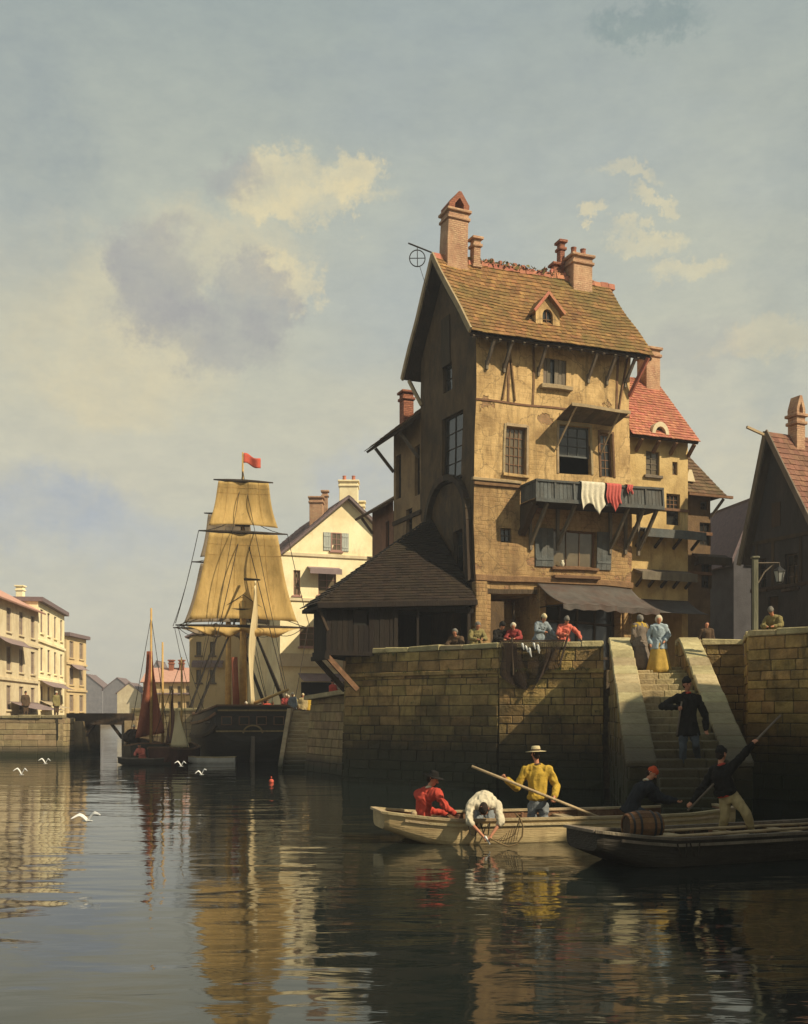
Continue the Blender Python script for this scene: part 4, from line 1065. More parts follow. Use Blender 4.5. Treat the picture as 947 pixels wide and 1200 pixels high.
# little board canopy over the middle window
cn = MB(H); u0, u1 = r_mid[0] - .15, r_door[1] + .1
zc0 = r_mid[3] + .18
for i in range(9):
    a = u0 + (u1 - u0) * i / 9; b = u0 + (u1 - u0) * (i + 1) / 9 - .015
    cn.hexa([(a, -1.25, zc0 + .28), (b, -1.25, zc0 + .28), (b, 0, zc0), (a, 0, zc0), (a, -1.25, zc0 + .33), (b, -1.25, zc0 + .33), (b, 0, zc0 + .05), (a, 0, zc0 + .05)])
cno = cn.build('window_canopy', WOOD_G, house)
cs = MB(H); cs.beam((u0, -1.29, zc0 + .3), (u1, -1.29, zc0 + .3), .07, .13); cs.beam((u0 + .3, -1.22, zc0 + .26), (u0 - .05, -.04, zc0 - 1.3), .06, .06); cs.beam((u1 - .5, -1.22, zc0 + .26), (u1 - .75, -.04, zc0 - 1.3), .06, .06)
cs.build('canopy_prop', WOOD_P, cno)

# balcony
OF = FR.off(1.4); bu0, bz1 = OF.uz(628, 559); bu1, _ = OF.uz(775, 568); bzf = OF.uz(700, 588)[1]; bzt = bz1
bl = MB(H)
bl.box(bu0, bu1, -1.4, -.02, bzf - .12, bzf)
balc = bl.build('balcony', WOOD_D, house)
bp_ = MB(H); nb = 34
for i in range(nb):
    a = bu0 + (bu1 - bu0) * i / nb; b = bu0 + (bu1 - bu0) * (i + 1) / nb - .02
    bp_.box(a, b, -1.40 + random.uniform(-.01, .01), -1.36, bzf + .02, bzt - .1)
for i in range(7):
    a = -1.34 + 1.3 * i / 7; bp_.box(bu0, bu0 + .04, a, a + 1.3 / 7 - .02, bzf + .02, bzt - .1); bp_.box(bu1 - .04, bu1, a, a + 1.3 / 7 - .02, bzf + .02, bzt - .1)
bp_.build('balcony_boards', BLUEPAINT, balc)
br_ = MB(H)
br_.box(bu0 - .04, bu1 + .04, -1.46, -1.33, bzt - .09, bzt); br_.box(bu0 - .04, bu0 + .07, -1.33, -.02, bzt - .09, bzt); br_.box(bu1 - .07, bu1 + .04, -1.33, -.02, bzt - .09, bzt)
br_.box(bu0 - .03, bu1 + .03, -1.45, -1.405, bzf - .14, bzf + .02)
for i in range(8):
    u = bu0 + (bu1 - bu0) * i / 7; br_.box(u - .04, u + .04, -1.445, -1.405, bzf + .02, bzt - .09)
br_.build('balcony_rail', BLUEPAINT, balc)
for px in (628, 652, 712, 730, 745):
    u, _ = FR.uz(px, 640); m = MB(H)
    if px == 628: u -= .3
    m.beam((u, -.03, bzf - 1.75), (u + .12, -1.25, bzf - .14), .11, .15); m.beam((u, -.06, bzf - 1.95), (u, -.06, bzf - .13), .12, .12); m.build('balcony_strut', WOOD_G, house)
m = MB(H); m.beam((bu0 + .05, -.04, bzf - 1.3), (bu0 + .1, -1.1, bzf - .2), .3, .2); m.build('balcony_strut', WOOD_D, house)
# second apron of boards under the left end
ub = MB(H); ub.prism([(bu0 - .0, -.02, bzf - 1.25), (bu0, -.02, bzf - .13), (bu0, -1.3, bzf - .13)], (.09, 0, 0)); ub.build('balcony_cheek', WOOD_D, balc)

# iron hook and ring at the gable peak
pk = H @ Vector((-ov - .1, RS, RZ + .15)); pk2 = H @ Vector((-ov - 1.25, RS, RZ + .35))
ik = MB(); ik.tube([pk, pk2], .035, 6); 
cr = pk.lerp(pk2, .62) - Vector((0, 0, .5)); ik.tube([cr + Vector((.36 * math.cos(a), 0, .36 * math.sin(a))) for a in [2 * math.pi * i / 20 for i in range(21)]], .025, 5, caps=False)
ik.tube([cr + Vector((0, 0, .36)), cr - Vector((0, 0, .36))], .02, 5); ik.tube([cr - Vector((.36, 0, 0)), cr + Vector((.36, 0, 0))], .02, 5); ik.tube([pk.lerp(pk2, .62), cr + Vector((0, 0, .36))], .02, 5)
ik.tube([cr + Vector((.1, 0, -.35)), cr + Vector((.5, 0, -1.6))], .012, 4)
ik.build('hoist_hook', IRON, house)

# rear wing behind the gable (lower eave to the left)
wing = thing('rear_wing', 'brown lower wing with wide eaves and narrow windows behind the tall house', 'house', H @ Vector((0, HD, Q)))
wg = MB(); s0, s1 = HD + .02, 9.2; zwv = 16.94
h1 = GB.rect(464, 535, 470, 583); h2 = GB.rect(486, 524, 492, 579); h3 = GB.rect(476, 598, 483, 628)
wall_face(wg, MG, -s1, -s0, 3.0, zwv, [h1, h2, h3], .25)
wg.M = H; wg.poly([(0, s1, 3), (0, s1, zwv), (6, s1, zwv), (6, s1, 3)])
wg.build('wall', PLAS_TAN, wing)
for h in (h1, h2, h3): window(wing, MG, h, 1, 2, WOOD_D, GLASS, y=.16, sill=False)
wr = MB(H); slab_roof(wr, (-1.15, s0, 16.05), (-1.15, s1 + .9, 16.05), (3, s1 + .9, 19.4), (3, s0, 19.4)); wro = wr.build('roof', WOOD_D, wing)
wt = MB(H); tiles(wt, (-1.2, s1 + .95, 16.02), (-1.2, s0, 16.02), (3, s0, 19.42), (3, s1 + .95, 19.42), .35, .35); wt.build('tiles', TILE_BROWN, wro)
wb = MB(MG); wb.box(-s1 - .02, -s0, -.08, .01, 12.2, 12.4); wb.build('beam', WOOD_D, wing)
for s in (s0 + .3, s1 - .05):
    m = MB(H); m.beam((-.02, s, 14.9), (-1.0, s, 16.0), .1, .14); m.build('eave_strut', WOOD_G, wing)
c_ = H @ Vector((.45, 8.6, 0)); chimney(wing, c_[:2], .55, .55, 16.6, 18.7, BRICK_RED, R(22))

sm_ = thing('small_house', 'small reddish brown house between the yellow gable and the tall house', 'house', H @ Vector((0, 9.3, 3)))
sw_ = MB(); h1 = GB.rect(452, 612, 456, 645)
wall_face(sw_, MG, -12.3, -9.25, 2.9, 13.6, [h1], .2); sw_.M = H; sw_.poly([(0, 12.3, 3), (0, 12.3, 13.6), (5, 12.3, 13.6), (5, 12.3, 3)]); sw_.build('wall', mat('red_plaster', (.30, .15, .09), (.2, .1, .06), 1.6, stain=(.12, .07, .05)), sm_)
window(sm_, MG, h1, 1, 2, WOOD_D, GLASS, y=.14, sill=False)
sr_ = MB(H); slab_roof(sr_, (-.75, 9.22, 13.15), (-.75, 13.0, 13.15), (3, 13.0, 15.5), (3, 9.22, 15.5)); sr_.build('roof', TILE_BROWN, sm_)
m = MB(H); m.beam((-.02, 12.2, 12.3), (-.65, 12.2, 13.1), .09, .12); m.build('eave_strut', WOOD_G, sm_)

# lean-to and the cantilevered timber shed at the corner
lean = thing('timber_shed', 'dark plank shed jutting over the corner of the quay wall under a long lean-to roof', 'shed', H @ Vector((-6.5, 0, Q)))
lr = MB(H); TE, ZE, ZT = -6.95, 7.05, 11.75
def lz(t): return ZE + (t - TE) * (ZT - ZE) / (0 - TE)
ZF = 7.45
def le(t): return ZE + (t - TE) * (ZF - ZE) / (0 - TE)
AP = (-.02, 4.5, ZT)
lr.poly([(TE, -.35, ZE), (-.02, -.35, ZF), AP]); lr.poly([(TE, -.35, ZE), AP, (TE, 1.9, ZE)]); lr.poly([(TE, -.35, ZE - .14), (-.02, -.35, ZF - .14), (-.02, 4.5, ZF - .14), (TE, 1.9, ZE - .14)]); lr.poly([(TE, -.35, ZE), (TE, 1.9, ZE), (TE, 1.9, ZE - .14), (TE, -.35, ZE - .14)]); lr.poly([(TE, 1.9, ZE), AP, (-.02, 4.5, ZF - .14), (TE, 1.9, ZE - .14)]); lr.poly([(-.02, -.35, ZF - .14), (-.02, 4.5, ZF - .14), AP, (-.02, -.35, ZF)]); lr.poly([(TE, -.35, ZE - .14), (-.02, -.35, ZF - .14), (-.02, -.35, ZF), (TE, -.35, ZE)])
lro = lr.build('roof', TARRED, lean)
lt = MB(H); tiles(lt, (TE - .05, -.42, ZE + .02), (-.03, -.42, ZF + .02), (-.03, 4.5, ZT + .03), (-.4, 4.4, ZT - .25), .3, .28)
tiles(lt, (TE - .05, 1.95, ZE + .02), (TE - .05, -.42, ZE + .02), (-.4, 4.4, ZT - .22), (-.3, 4.6, ZT - .15), .3, .32); lt.build('tiles', TILE_SHADE, lro)
vg = MB(H); vg.beam((TE - .06, -.44, ZE - .02), (-.03, -.44, ZF - .02), .08, .2); vg.build('eave_board', TARRED, lro)
lf = MB(H); nn = 13
ws = (-5.3, -4.75, 6.35, 6.95)
for i in range(nn):
    a = -6.5 + 2.95 * i / nn; b = a + 2.95 / nn - .015; j = random.uniform(-.015, .015); zt_ = le(a) - .12
    if ws[0] < (a + b) / 2 < ws[1]:
        lf.box(a, b, j, j + .06, 5.3, ws[2]); lf.box(a, b, j, j + .06, ws[3], zt_)
    else: lf.box(a, b, j, j + .06, 5.3 + random.uniform(-.04, .02), zt_)
for i in range(8):
    a = .02 + 1.7 * i / 8; lf.box(-6.5, -6.44, a, a + 1.7 / 8 - .015, 5.3, le(-6.5) - .12)
lf.build('plank_wall', TARRED, lean)
sm2 = MB(H); sm2.poly([(ws[0], .12, ws[2]), (ws[1], .12, ws[2]), (ws[1], .12, ws[3]), (ws[0], .12, ws[3])]); wp = sm2.build('window_pane', GLASS, lean)
fl = MB(H); fl.box(-6.55, -3.5, -.02, 1.75, 5.12, 5.3); fl.box(-6.6, -6.4, -.1, 1.8, 4.95, 5.12); fl.box(-3.62, -3.45, -.05, .12, Q, le(-3.5) - .16); fl.box(-.3, -.15, -.05, .1, Q, le(-.3) - .16)
fl.box(-3.5, -.02, -.06, .08, 7.0, 7.2); fl.build('frame', TARRED, lean)
for s in (0.0, 1.5):
    m = MB(H); m.beam((-5.2, s, 3.75), (-6.45, s, 5.05), .17, .2); m.build('brace', WOOD_B if s == 0 else WOOD_D, lean)
m = MB(H); m.beam((-6.45, 0, 6.1), (-6.9, -.2, ZE - .1), .09, .11); m.build('eave_strut', WOOD_D, lean)
bk = MB(H); bk.poly([(-6.4, 1.75, 5.2), (-.02, 4.4, Q), (-.02, 4.4, 11.5), (-6.4, 1.75, 7.0)]); bk.box(-2.6, -2.5, -.02, .06, Q, 7.0)
bk.build('rear_boards', TARRED, lean)
# ------------------------------------------------------------------ neighbours on the right
nbM = H @ Matrix.Translation((HW + .12, .45, 0)); NF = Face(nbM)
nb = thing('red_roofed_house', 'narrow ochre house with bright red tiled roof right of the tall house', 'house', nbM @ Vector((0, 0, Q)))
NW, ND, NZ = 3.35, 5.0, 15.45
wn = MB(); ra = NF.rect(757, 528, 773, 558); rb_ = NF.rect(788, 541, 794, 557); rc = NF.rect(781, 578, 797, 616)
rs = (.3, 3.0, Q + .02, 7.6, 2.0, 1)
wall_face(wn, nbM, 0, NW, Q - .3, NZ, [ra, rb_, rc, rs], .2)
wn.M = nbM; wn.poly([(NW, 0, Q), (NW, ND, Q), (NW, ND, NZ), (NW, 0, NZ)]); wn.poly([(0, ND, Q), (0, ND, NZ), (NW, ND, NZ), (NW, ND, Q)])
wn.build('wall', mat('sunny_ochre_plaster', (.62, .45, .20), (.46, .31, .12), 1.5, bump=.4, stain=(.18, .11, .05), stain_amt=.5), nb)
window(nb, nbM, ra, 2, 4, WOOD_G, GLASS_L, y=.1); window(nb, nbM, rb_, 1, 2, WOOD_B, GLASS_L, y=.1, sill=False); window(nb, nbM, (rc[0], rc[1], rc[2] + .7, rc[3]), 3, 3, WOOD_B, GLASS, y=.1, sill=False)
dkn = MB(nbM); dkn.box(rc[0], rc[1], .15, .19, rc[2], rc[2] + .7); dkn.build('pane', GLASS, nb)
nr = MB(nbM); nr_pts = [(-.1, -.55, 15.3), (NW + .2, -.55, 15.3), (NW - .0, 2.6, 19.0), (-.1, 2.6, 19.0)]
slab_roof(nr, *nr_pts)
nr.poly([(NW, 0, 15.3), (NW, 5.2, 15.3), (NW - .02, 2.6, 18.85)]); slab_roof(nr, (NW + .2, 5.6, 15.3), (-.1, 5.6, 15.3), (-.1, 2.6, 19.0), (NW - .0, 2.6, 19.0))
nro = nr.build('roof', WOOD_D, nb)
nt_ = MB(nbM); tiles(nt_, (-.1, -.6, 15.28), (NW + .24, -.6, 15.28), (NW + .04, 2.6, 19.02), (-.1, 2.6, 19.02), .17, .2)
nt_.build('tiles', TILE_RED, nro)
c_ = nbM @ Vector((2.85, 2.4, 0)); chimney(nb, c_[:2], .8, .8, 18.0, 20.3, BRICK_BUFF, R(22), potm=BRICK_RED)
# arched eyebrow dormer
eu, ez = NF.uz(768, 502); eu -= .05
ed = MB(nbM); n = 14; rO, rI = .46, .29; yy = -.5; zb = 15.48
for i in range(n):
    a0, a1 = math.pi * i / n, math.pi * (i + 1) / n
    ed.hexa([(eu + rO * math.cos(a1), yy, zb + rO * 1.25 * math.sin(a1)), (eu + rI * math.cos(a1), yy, zb + rI * 1.25 * math.sin(a1)), (eu + rI * math.cos(a1), yy + .9, zb + rI * 1.25 * math.sin(a1)), (eu + rO * math.cos(a1), yy + .9, zb + rO * 1.25 * math.sin(a1)),
             (eu + rO * math.cos(a0), yy, zb + rO * 1.25 * math.sin(a0)), (eu + rI * math.cos(a0), yy, zb + rI * 1.25 * math.sin(a0)), (eu + rI * math.cos(a0), yy + .9, zb + rI * 1.25 * math.sin(a0)), (eu + rO * math.cos(a0), yy + .9, zb + rO * 1.25 * math.sin(a0))])
edo = ed.build('dormer', PLAS_PALE, nb)
e2 = MB(nbM); e2.poly([(eu - .32, yy + .2, zb), (eu + .32, yy + .2, zb), (eu + .32, yy + .2, zb + .4), (eu, yy + .2, zb + .46), (eu - .32, yy + .2, zb + .4)]); e2.build('pane', GLASS, edo)
for px in (745, 765, 785, 806):
    u, _ = NF.uz(px, 525); m = MB(nbM); m.beam((u, -.02, 14.75), (u, -.5, 15.2), .12, .16); m.build('eave_strut', WOOD_B, nb)
def ledge(parent, M, face, x0, y0, x1, y1, out, m, nst, lab='canopy'):
    u0, z1 = face.uz(x0, y0); u1, z0 = face.uz(x1, y1)
    k = MB(M); k.hexa([(u0, -out, z1 - .3), (u1, -out, z1 - .3), (u1, 0, z1 - .05), (u0, 0, z1 - .05), (u0, -out, z1 - .16), (u1, -out, z1 - .16), (u1, 0, z1 + .08), (u0, 0, z1 + .08)])
    k.box(u0, u1, -out - .03, -out + .04, z1 - .5, z1 - .13)
    o = k.build(lab, m, parent)
    for i in range(nst):
        u = u0 + .15 + (u1 - u0 - .3) * i / max(1, nst - 1); b = MB(M); b.beam((u, -.02, z0), (u, -out * .85, z1 - .32), .09, .12); b.build('strut', WOOD_D, o)
    return o
ledge(nb, nbM, NF, 742, 619, 813, 645, .9, BLUEPAINT, 4); ledge(nb, nbM, NF, 742, 668, 806, 690, .7, WOOD_G, 5)
for q_ in ((-.02, NW + .02, -.06, .02, 12.15, 12.27), (-.02, NW + .02, -.1, .02, 7.7, 7.95)): bm_ = MB(nbM); bm_.box(*q_); bm_.build('beam', WOOD_B, nb)
nv = MB(nbM); nv.sheet(lambda u, v: (-.1 + 3.4 * u, -.05 - 1.5 * v, 8.0 - .75 * v - .1 * math.sin(math.pi * v)), 20, 6, .02); nv.build('awning', CANV, nb, smooth=True)

bhM = H @ Matrix.Translation((11.42, 1.25, 0)); BF = Face(bhM)
bh = thing('narrow_house', 'narrow dark brown timber house at the end of the sunlit row', 'house', bhM @ Vector((0, 0, Q)))
bw = MB(); h1 = BF.rect(821, 587, 829, 598); h2 = BF.rect(820, 612, 833, 640); h3 = BF.rect(822, 660, 834, 690)
wall_face(bw, bhM, 0, 1.75, Q - .3, 13.2, [h1, h2, h3], .15); bw.M = bhM; bw.poly([(1.75, 0, Q), (1.75, 4, Q), (1.75, 4, 13.2), (1.75, 0, 13.2)])
bw.build('wall', mat('brown_render', (.20, .125, .06), (.115, .07, .035), 1.8, bump=.5, stain=(.06, .04, .025)), bh)
for h in (h1, h2, h3): window(bh, bhM, h, 2, 2, WOOD_D, GLASS, y=.1, sill=False)
b2 = MB(bhM); slab_roof(b2, (-.5, -.6, 13.1), (2.1, -.6, 13.1), (1.5, 1.6, 15.5), (-.5, 1.6, 15.5)); slab_roof(b2, (2.1, -.6, 13.1), (2.1, 4.2, 13.1), (1.5, 1.8, 15.5), (1.5, 1.6, 15.5)); b2o = b2.build('roof', WOOD_D, bh)
b3 = MB(bhM); tiles(b3, (-.5, -.65, 13.1), (2.15, -.65, 13.1), (1.5, 1.6, 15.55), (-.5, 1.6, 15.55), .22, .26); tiles(b3, (2.15, -.65, 13.1), (2.15, 4.2, 13.1), (1.5, 1.85, 15.55), (1.5, 1.55, 15.55), .3, .3); b3.build('tiles', TILE_BROWN, b2o)
for q_ in ((-.02, 2.5, -.75, -.62, 13.0, 13.12), (-.02, 1.8, -.1, .02, 11.3, 11.45), (-.02, 1.8, -.08, .02, 9.4, 9.55)): b4 = MB(bhM); b4.box(*q_); b4.build('beam', WOOD_B, bh)
m = MB(bhM); m.beam((1.75, -.02, 12.2), (2.1, -.55, 13.0), .09, .12); m.build('eave_strut', WOOD_G, bh)
c_ = bhM @ Vector((.35, 1.5, 0)); chimney(bh, c_[:2], .45, .45, 14.9, 17.0, BRICK_BUFF, R(22))
m = MB(bhM); m.hexa([(.1, -.3, 13.75), (.65, -.3, 13.75), (.6, .5, 13.75), (.15, .5, 13.75), (.3, -.3, 14.3), (.45, -.3, 14.3), (.4, .5, 14.5), (.35, .5, 14.5)]); m.build('dormer', PLAS_PALE, bh)
ledge(bh, bhM, BF, 811, 650, 850, 664, .5, WOOD_D, 3)

def gable_house(name, label, x, y, ang, w, dp, z0, ze, zr, wm_, rm, holes=(), apex=.5, ov=.35, cov=.4, real_tiles=0, nxy=(2, 3), fm=WOOD_G, gl=GLASS_L):
    """gable end to the front; x,y the left front corner"""
    M = frame(x, y, ang); t = thing(name, label, 'house', (x, y, z0)); f = Face(M)
    b = MB(); hs = [f.rect(*h) for h in holes]
    wall_face(b, M, 0, w, z0, ze, [h for h in hs if h[3] < ze], .16); b.M = M
    b.poly([(0, 0, ze), (w, 0, ze), (w * apex, 0, zr)])
    b.poly([(0, dp, z0), (0, dp, ze), (w * apex, dp, zr), (w, dp, ze), (w, dp, z0)])
    b.poly([(0, 0, z0), (0, 0, ze), (0, dp, ze), (0, dp, z0)]); b.poly([(w, 0, z0), (w, dp, z0), (w, dp, ze), (w, 0, ze)])
    b.build('wall', wm_, t)
    for h in hs:
        window(t, M, h, nxy[0], nxy[1], fm, gl, y=.1 if h[3] < ze else -.05, sill=True)
    r = MB(M); a = w * apex; sl, sr = (zr - ze) / a, (zr - ze) / (w - a)
    P1 = [(-ov, -cov, ze - sl * ov + .06), (-ov, dp + .2, ze - sl * ov + .06), (a, dp + .2, zr + .06), (a, -cov, zr + .06)]
    P2 = [(w + ov, -cov, ze - sr * ov + .06), (w + ov, dp + .2, ze - sr * ov + .06), (a, dp + .2, zr + .06), (a, -cov, zr + .06)]
    slab_roof(r, *P1, .14); slab_roof(r, *P2, .14)
    if real_tiles:
        ro = r.build('roof', rm, t); k = MB(M); tiles(k, P1[1], P1[0], P1[3], P1[2], real_tiles, real_tiles); tiles(k, P2[0], P2[1], P2[2], P2[3], real_tiles, real_tiles); k.build('tiles', rm, ro)
    else: r.build('roof', rm, t)
    return t, M, f

# dark gabled house at the right edge: gable turned to the left, red roof to the right
dgM = frame(17.25, 44.3, R(25)); dg = thing('gabled_house', 'dark slate hung gable house with red tiled roof and tall chimney at the right edge', 'house', (17.25, 44.3, Q))
dgG = dgM @ Matrix.Rotation(R(-90), 4, 'Z'); DGF = Face(dgG)
b = MB(); h1 = DGF.rect(905, 590, 915, 616); h2 = DGF.rect(888, 655, 898, 690); h3 = DGF.rect(920, 650, 935, 688); hdoor = DGF.rect(900, 700, 912, 742)
wall_face(b, dgG, -3.95, 0, Q - .3, 10.4, [h2, h3, hdoor], .2); b.M = dgG; b.poly([(-3.95, 0, 10.4), (0, 0, 10.4), (-2.6, 0, 14.9)])
b.M = dgM; b.poly([(0, 0, Q), (8, 0, Q), (8, 0, 10.4), (0, 0, 10.4)]); b.build('wall', PLAS_GREY, dg)
for h in (h2, h3): window(dg, dgG, h, 2, 3, WOOD_D, GLASS, y=.12)
m = MB(dgG); m.box(h1[0], h1[1], -.04, .03, h1[2], h1[3]); m.build('loft_shutter', WOOD_D, dg); m = MB(dgG); m.box(hdoor[0], hdoor[1], .14, .2, hdoor[2], hdoor[3]); m.build('door', WOOD_D, dg)
b = MB(dgM); slab_roof(b, (-.4, -.6, 9.5), (8.5, -.6, 9.5), (8.5, 2.6, 15.0), (-.4, 2.6, 15.0)); slab_roof(b, (-.4, 4.2, 9.5), (8.5, 4.2, 9.5), (8.5, 2.6, 15.0), (-.4, 2.6, 15.0)); bo = b.build('roof', WOOD_D, dg)
b = MB(dgM); tiles(b, (-.4, -.65, 9.5), (8.5, -.65, 9.5), (8.5, 2.6, 15.05), (-.4, 2.6, 15.05), .28, .3); tiles(b, (8.5, 4.25, 9.5), (-.4, 4.25, 9.5), (-.4, 2.6, 15.05), (8.5, 2.6, 15.05), .5, .4); b.build('tiles', ROOF_R, bo)
b = MB(dgM); b.beam((-.45, -.65, 9.45), (-.45, 2.6, 15.08), .08, .22); b.beam((-.45, 4.25, 9.45), (-.45, 2.6, 15.08), .08, .22); b.build('bargeboard', WOOD_G, bo)
b = MB(dgM); b.beam((.2, 2.6, 14.75), (-1.5, 2.6, 15.15), .1, .1); b.build('hoist_beam', WOOD_P, dg)
tbm = MB(dgG)
for z in (8.2, 10.3): tbm.box(-3.95, 0, -.06, .01, z, z + .16)
for u in (-3.6, -2.6, -1.0): tbm.box(u - .07, u + .07, -.05, .01, 8.4, 10.3)
tbm.build('timber_framing', WOOD_D, dg)
c_ = dgM @ Vector((1.15, 2.4, 0)); chimney(dg, c_[:2], .5, .55, 13.6, 15.8, BRICK_BUFF, R(25), cap='arch')
t, M, f = gable_house('gabled_house', 'grey blue gable house half hidden behind the dark gable on the right', 17.0, 55, R(12), 2.4, 6, Q, 11.2, 14.0, mat('dark_grey_render', (.10, .095, .10), (.06, .056, .06), 1.5, bump=.3), SLATE, holes=[(876, 640, 882, 660)], cov=.2)
t, M, f = gable_house('gabled_house', 'tiny hazy mauve gable house far down the street', 27.5, 92, R(0), 2.6, 6, Q, 13.6, 16.2, PLAS_BLUE, SLATE, holes=[(855, 690, 860, 702), (855, 715, 860, 727)], cov=.2)
# building added out of view to shade the lower stairs and dark punt
hr = thing('shade_warehouse', 'tall brick warehouse added outside the view to cast shade', 'shade_warehouse', (18.4, 3, Q))
hM = frame(18.4, 24.0, R(-90))
b = MB(); hol = [(2 + 3.2 * i, 3.2 + 3.2 * i, 5.4 + 3.1 * j, 7.2 + 3.1 * j) for i in range(7) for j in range(3)]
wall_face(b, hM, 0, 25, Q - .1, 14.6, hol, .2); b.M = hM
b.poly([(0, 0, Q), (0, 9, Q), (0, 9, 14.6), (0, 4.5, 18), (0, 0, 14.6)]); b.poly([(25, 0, Q), (25, 9, Q), (25, 9, 14.6), (25, 4.5, 18), (25, 0, 14.6)])
b.build('wall', BRICK_RED, hr)
for h in hol[:6]: window(hr, hM, h, 2, 3, WOOD_D, GLASS)
b = MB(hM); slab_roof(b, (-.4, -.5, 14.3), (25.4, -.5, 14.3), (25.4, 4.5, 18.1), (-.4, 4.5, 18.1)); slab_roof(b, (-.4, 9.5, 14.3), (25.4, 9.5, 14.3), (25.4, 4.5, 18.1), (-.4, 4.5, 18.1)); b.build('roof', TILE_RED, hr)

# lamp post
LB = P(885, 742, 35.1); LB.z = 5.52
lamp = thing('street_lamp', 'wooden lamp post with bracket lantern on the right quay wall', 'street lamp', LB)
b = MB(); b.box(LB.x - .08, LB.x + .08, LB.y - .08, LB.y + .08, LB.z, LB.z + 2.35); b.box(LB.x - .12, LB.x + .12, LB.y - .12, LB.y + .12, LB.z + 2.351, LB.z + 2.42); b.build('post', mat('mossy_post', (.21, .20, .13), (.12, .115, .075), 4, bump=.5, streak=(1, 1, .2)), lamp, bevel=.015)
b = MB(); L0 = LB + Vector((.1, 0, 2.2)); L1 = LB + Vector((.78, -.05, 2.2)); b.tube([L0, L1], .03); b.tube([LB + Vector((.1, 0, 1.55)), LB + Vector((.3, 0, 1.9)), LB + Vector((.62, 0, 2.18))], .025); b.tube([L1, L1 - Vector((0, 0, .1))], .015); b.build('bracket', WOOD_G, lamp)
lc = L1 - Vector((0, 0, .45)); b = MB()
b.lathe([(.03, .36), (.05, .32), (.2, .2), (.21, .17)], lc, 6); b.lathe([(.11, -.2), (.12, -.17), (.07, -.23)], lc, 6)
for i in range(6):
    a = math.pi * i / 3; b.tube([lc + Vector((.19 * math.cos(a), .19 * math.sin(a), .18)), lc + Vector((.11 * math.cos(a), .11 * math.sin(a), -.18))], .012, 4)
ln = b.build('lantern', IRON, lamp)
b = MB(); b.lathe([(.10, -.17), (.18, .17)], lc, 6, caps=False); b.build('lantern_glass', mat('lantern_glass', (.42, .42, .38), (.35, .35, .32), 5, bump=0, rough=.08, spec=.8), ln)

# ------------------------------------------------------------------ far right bank, behind the brig
w2 = wall_thing('quay_wall', 'brown sloping quay wall between the brig and the dark corner', (W2B[0], W2B[1], 0))
W2T = lambda q: 3.62 + .35 * (1 - q)
block_wall(W2B, W2A, -.5, 3.9, 'stonework', mat('brown_quay_stone', (.33, .23, .11), (.2, .135, .06), 2.2, island=.22, bump=.7, stain=(.10, .07, .035), stain_amt=.5, tide_shade=(.8, (.04, .03, .016), .4, .4)), w2, batter=.1, ch=.4, bl=(.7, 1.3), top=lambda q: 3.55 + .3 * q)
b = MB()
a_ = Vector((W2B[0] - .1, W2B[1] - .1, 3.56)); c_ = Vector((W2A[0], W2A[1], 3.86)); b.beam(a_, c_, .6, .2); b.build('coping', COPE, w2)
block_wall((-4.1, 62), W2B, -.5, 3.55, 'stonework', STONE_LIT, w2, batter=.03)
# slipway steps beside the brig
ss = thing('landing_stairs', 'pale narrow landing stairs beside the brig going down to the water', 'stairs', (-5.2, 54, 0))
for i in range(15):
    y = 61.2 - i * .58; z = 2.95 - i * .21; m = MB(); xc = -5.3 + (y - 53) * (-.5 / 8); hw = .5 + .02 * i
    m.box(xc - hw, xc + hw, y - .62, y + .1, -.6, z); m.build('step', STONE_LIT, ss, bevel=.02)
b = MB(); b.prism([(-6.62, 61.5, -.5), (-6.62, 61.5, 3.1), (-6.62, 60.5, 3.1), (-6.2, 52.4, .2), (-6.2, 52.4, -.5)], (.22, 0, 0)); b.build('parapet', STONE_LIT, ss)
fw = wall_thing('quay_wall', 'pale quay wall running behind the moored boats to the bridge', (-19.3, 75.4, 0))
block_wall((-19.3, 75.4), (-9.8, 71.4), -.5, 3.0, 'stonework', STONE_LIT, fw, batter=.03, ch=.5, bl=(1, 1.8)); block_wall((-9.8, 71.4), (-6.3, 61.9), -.5, 3.0, 'stonework', STONE_LIT, fw, batter=.03, ch=.5, bl=(1, 1.8))
coping((-19.3, 75.4), (-9.8, 71.4), 3.002, 'coping', COPE, fw)

yh, yM, yF = gable_house('yellow_house', 'tall bright yellow gable house rising behind the brig', -8.6, 74, R(20), 9.6, 12, 3.0, 13.95, 18.15, PLAS_YEL, SLATE,
    holes=[(388, 624, 400, 646), (373, 670, 394, 698), (344, 668, 352, 698), (351, 734, 369, 758), (412, 736, 426, 760)], apex=.505, ov=.45, cov=.5, real_tiles=.45, fm=mat('mauve_frame', (.42, .24, .19), (.3, .17, .14), 3))
lb_ = mat('pale_blue_paint', (.46, .48, .42), (.36, .38, .34), 3, bump=.3)
a, b, c, d = yF.rect(388, 624, 400, 646); shutter(yh, yM, a - .55, a - .03, c, d, lb_); shutter(yh, yM, b + .03, b + .55, c, d, lb_)
ledge(yh, yM, yF, 360, 665, 397, 672, .8, CANVP, 0)
b = MB(yM)
for y0 in (654, 706):
    z = yF.uz(400, y0)[1]; b.box(-.05, 9.15, -.1, .01, z, z + .2)
z = yF.uz(400, 782)[1]; b.box(-.1, 9.2, -.35, .01, z, z + .9)
b.build('cornice', PLAS_PALE, yh)
b = MB(yM); z = yF.uz(400, 790)[1]; b.sheet(lambda u, v: (1.2 + 7.5 * u, -.3 - 1.8 * v, z - .6 * v - .1 * math.sin(3.1 * v)), 12, 5, .02); b.build('awning', CANVP, yh, smooth=True)
b = MB(yM); b.box(1.5, 8.5, -.05, .05, 3.02, z - .6); b.build('shopfront', DARKIN, yh)
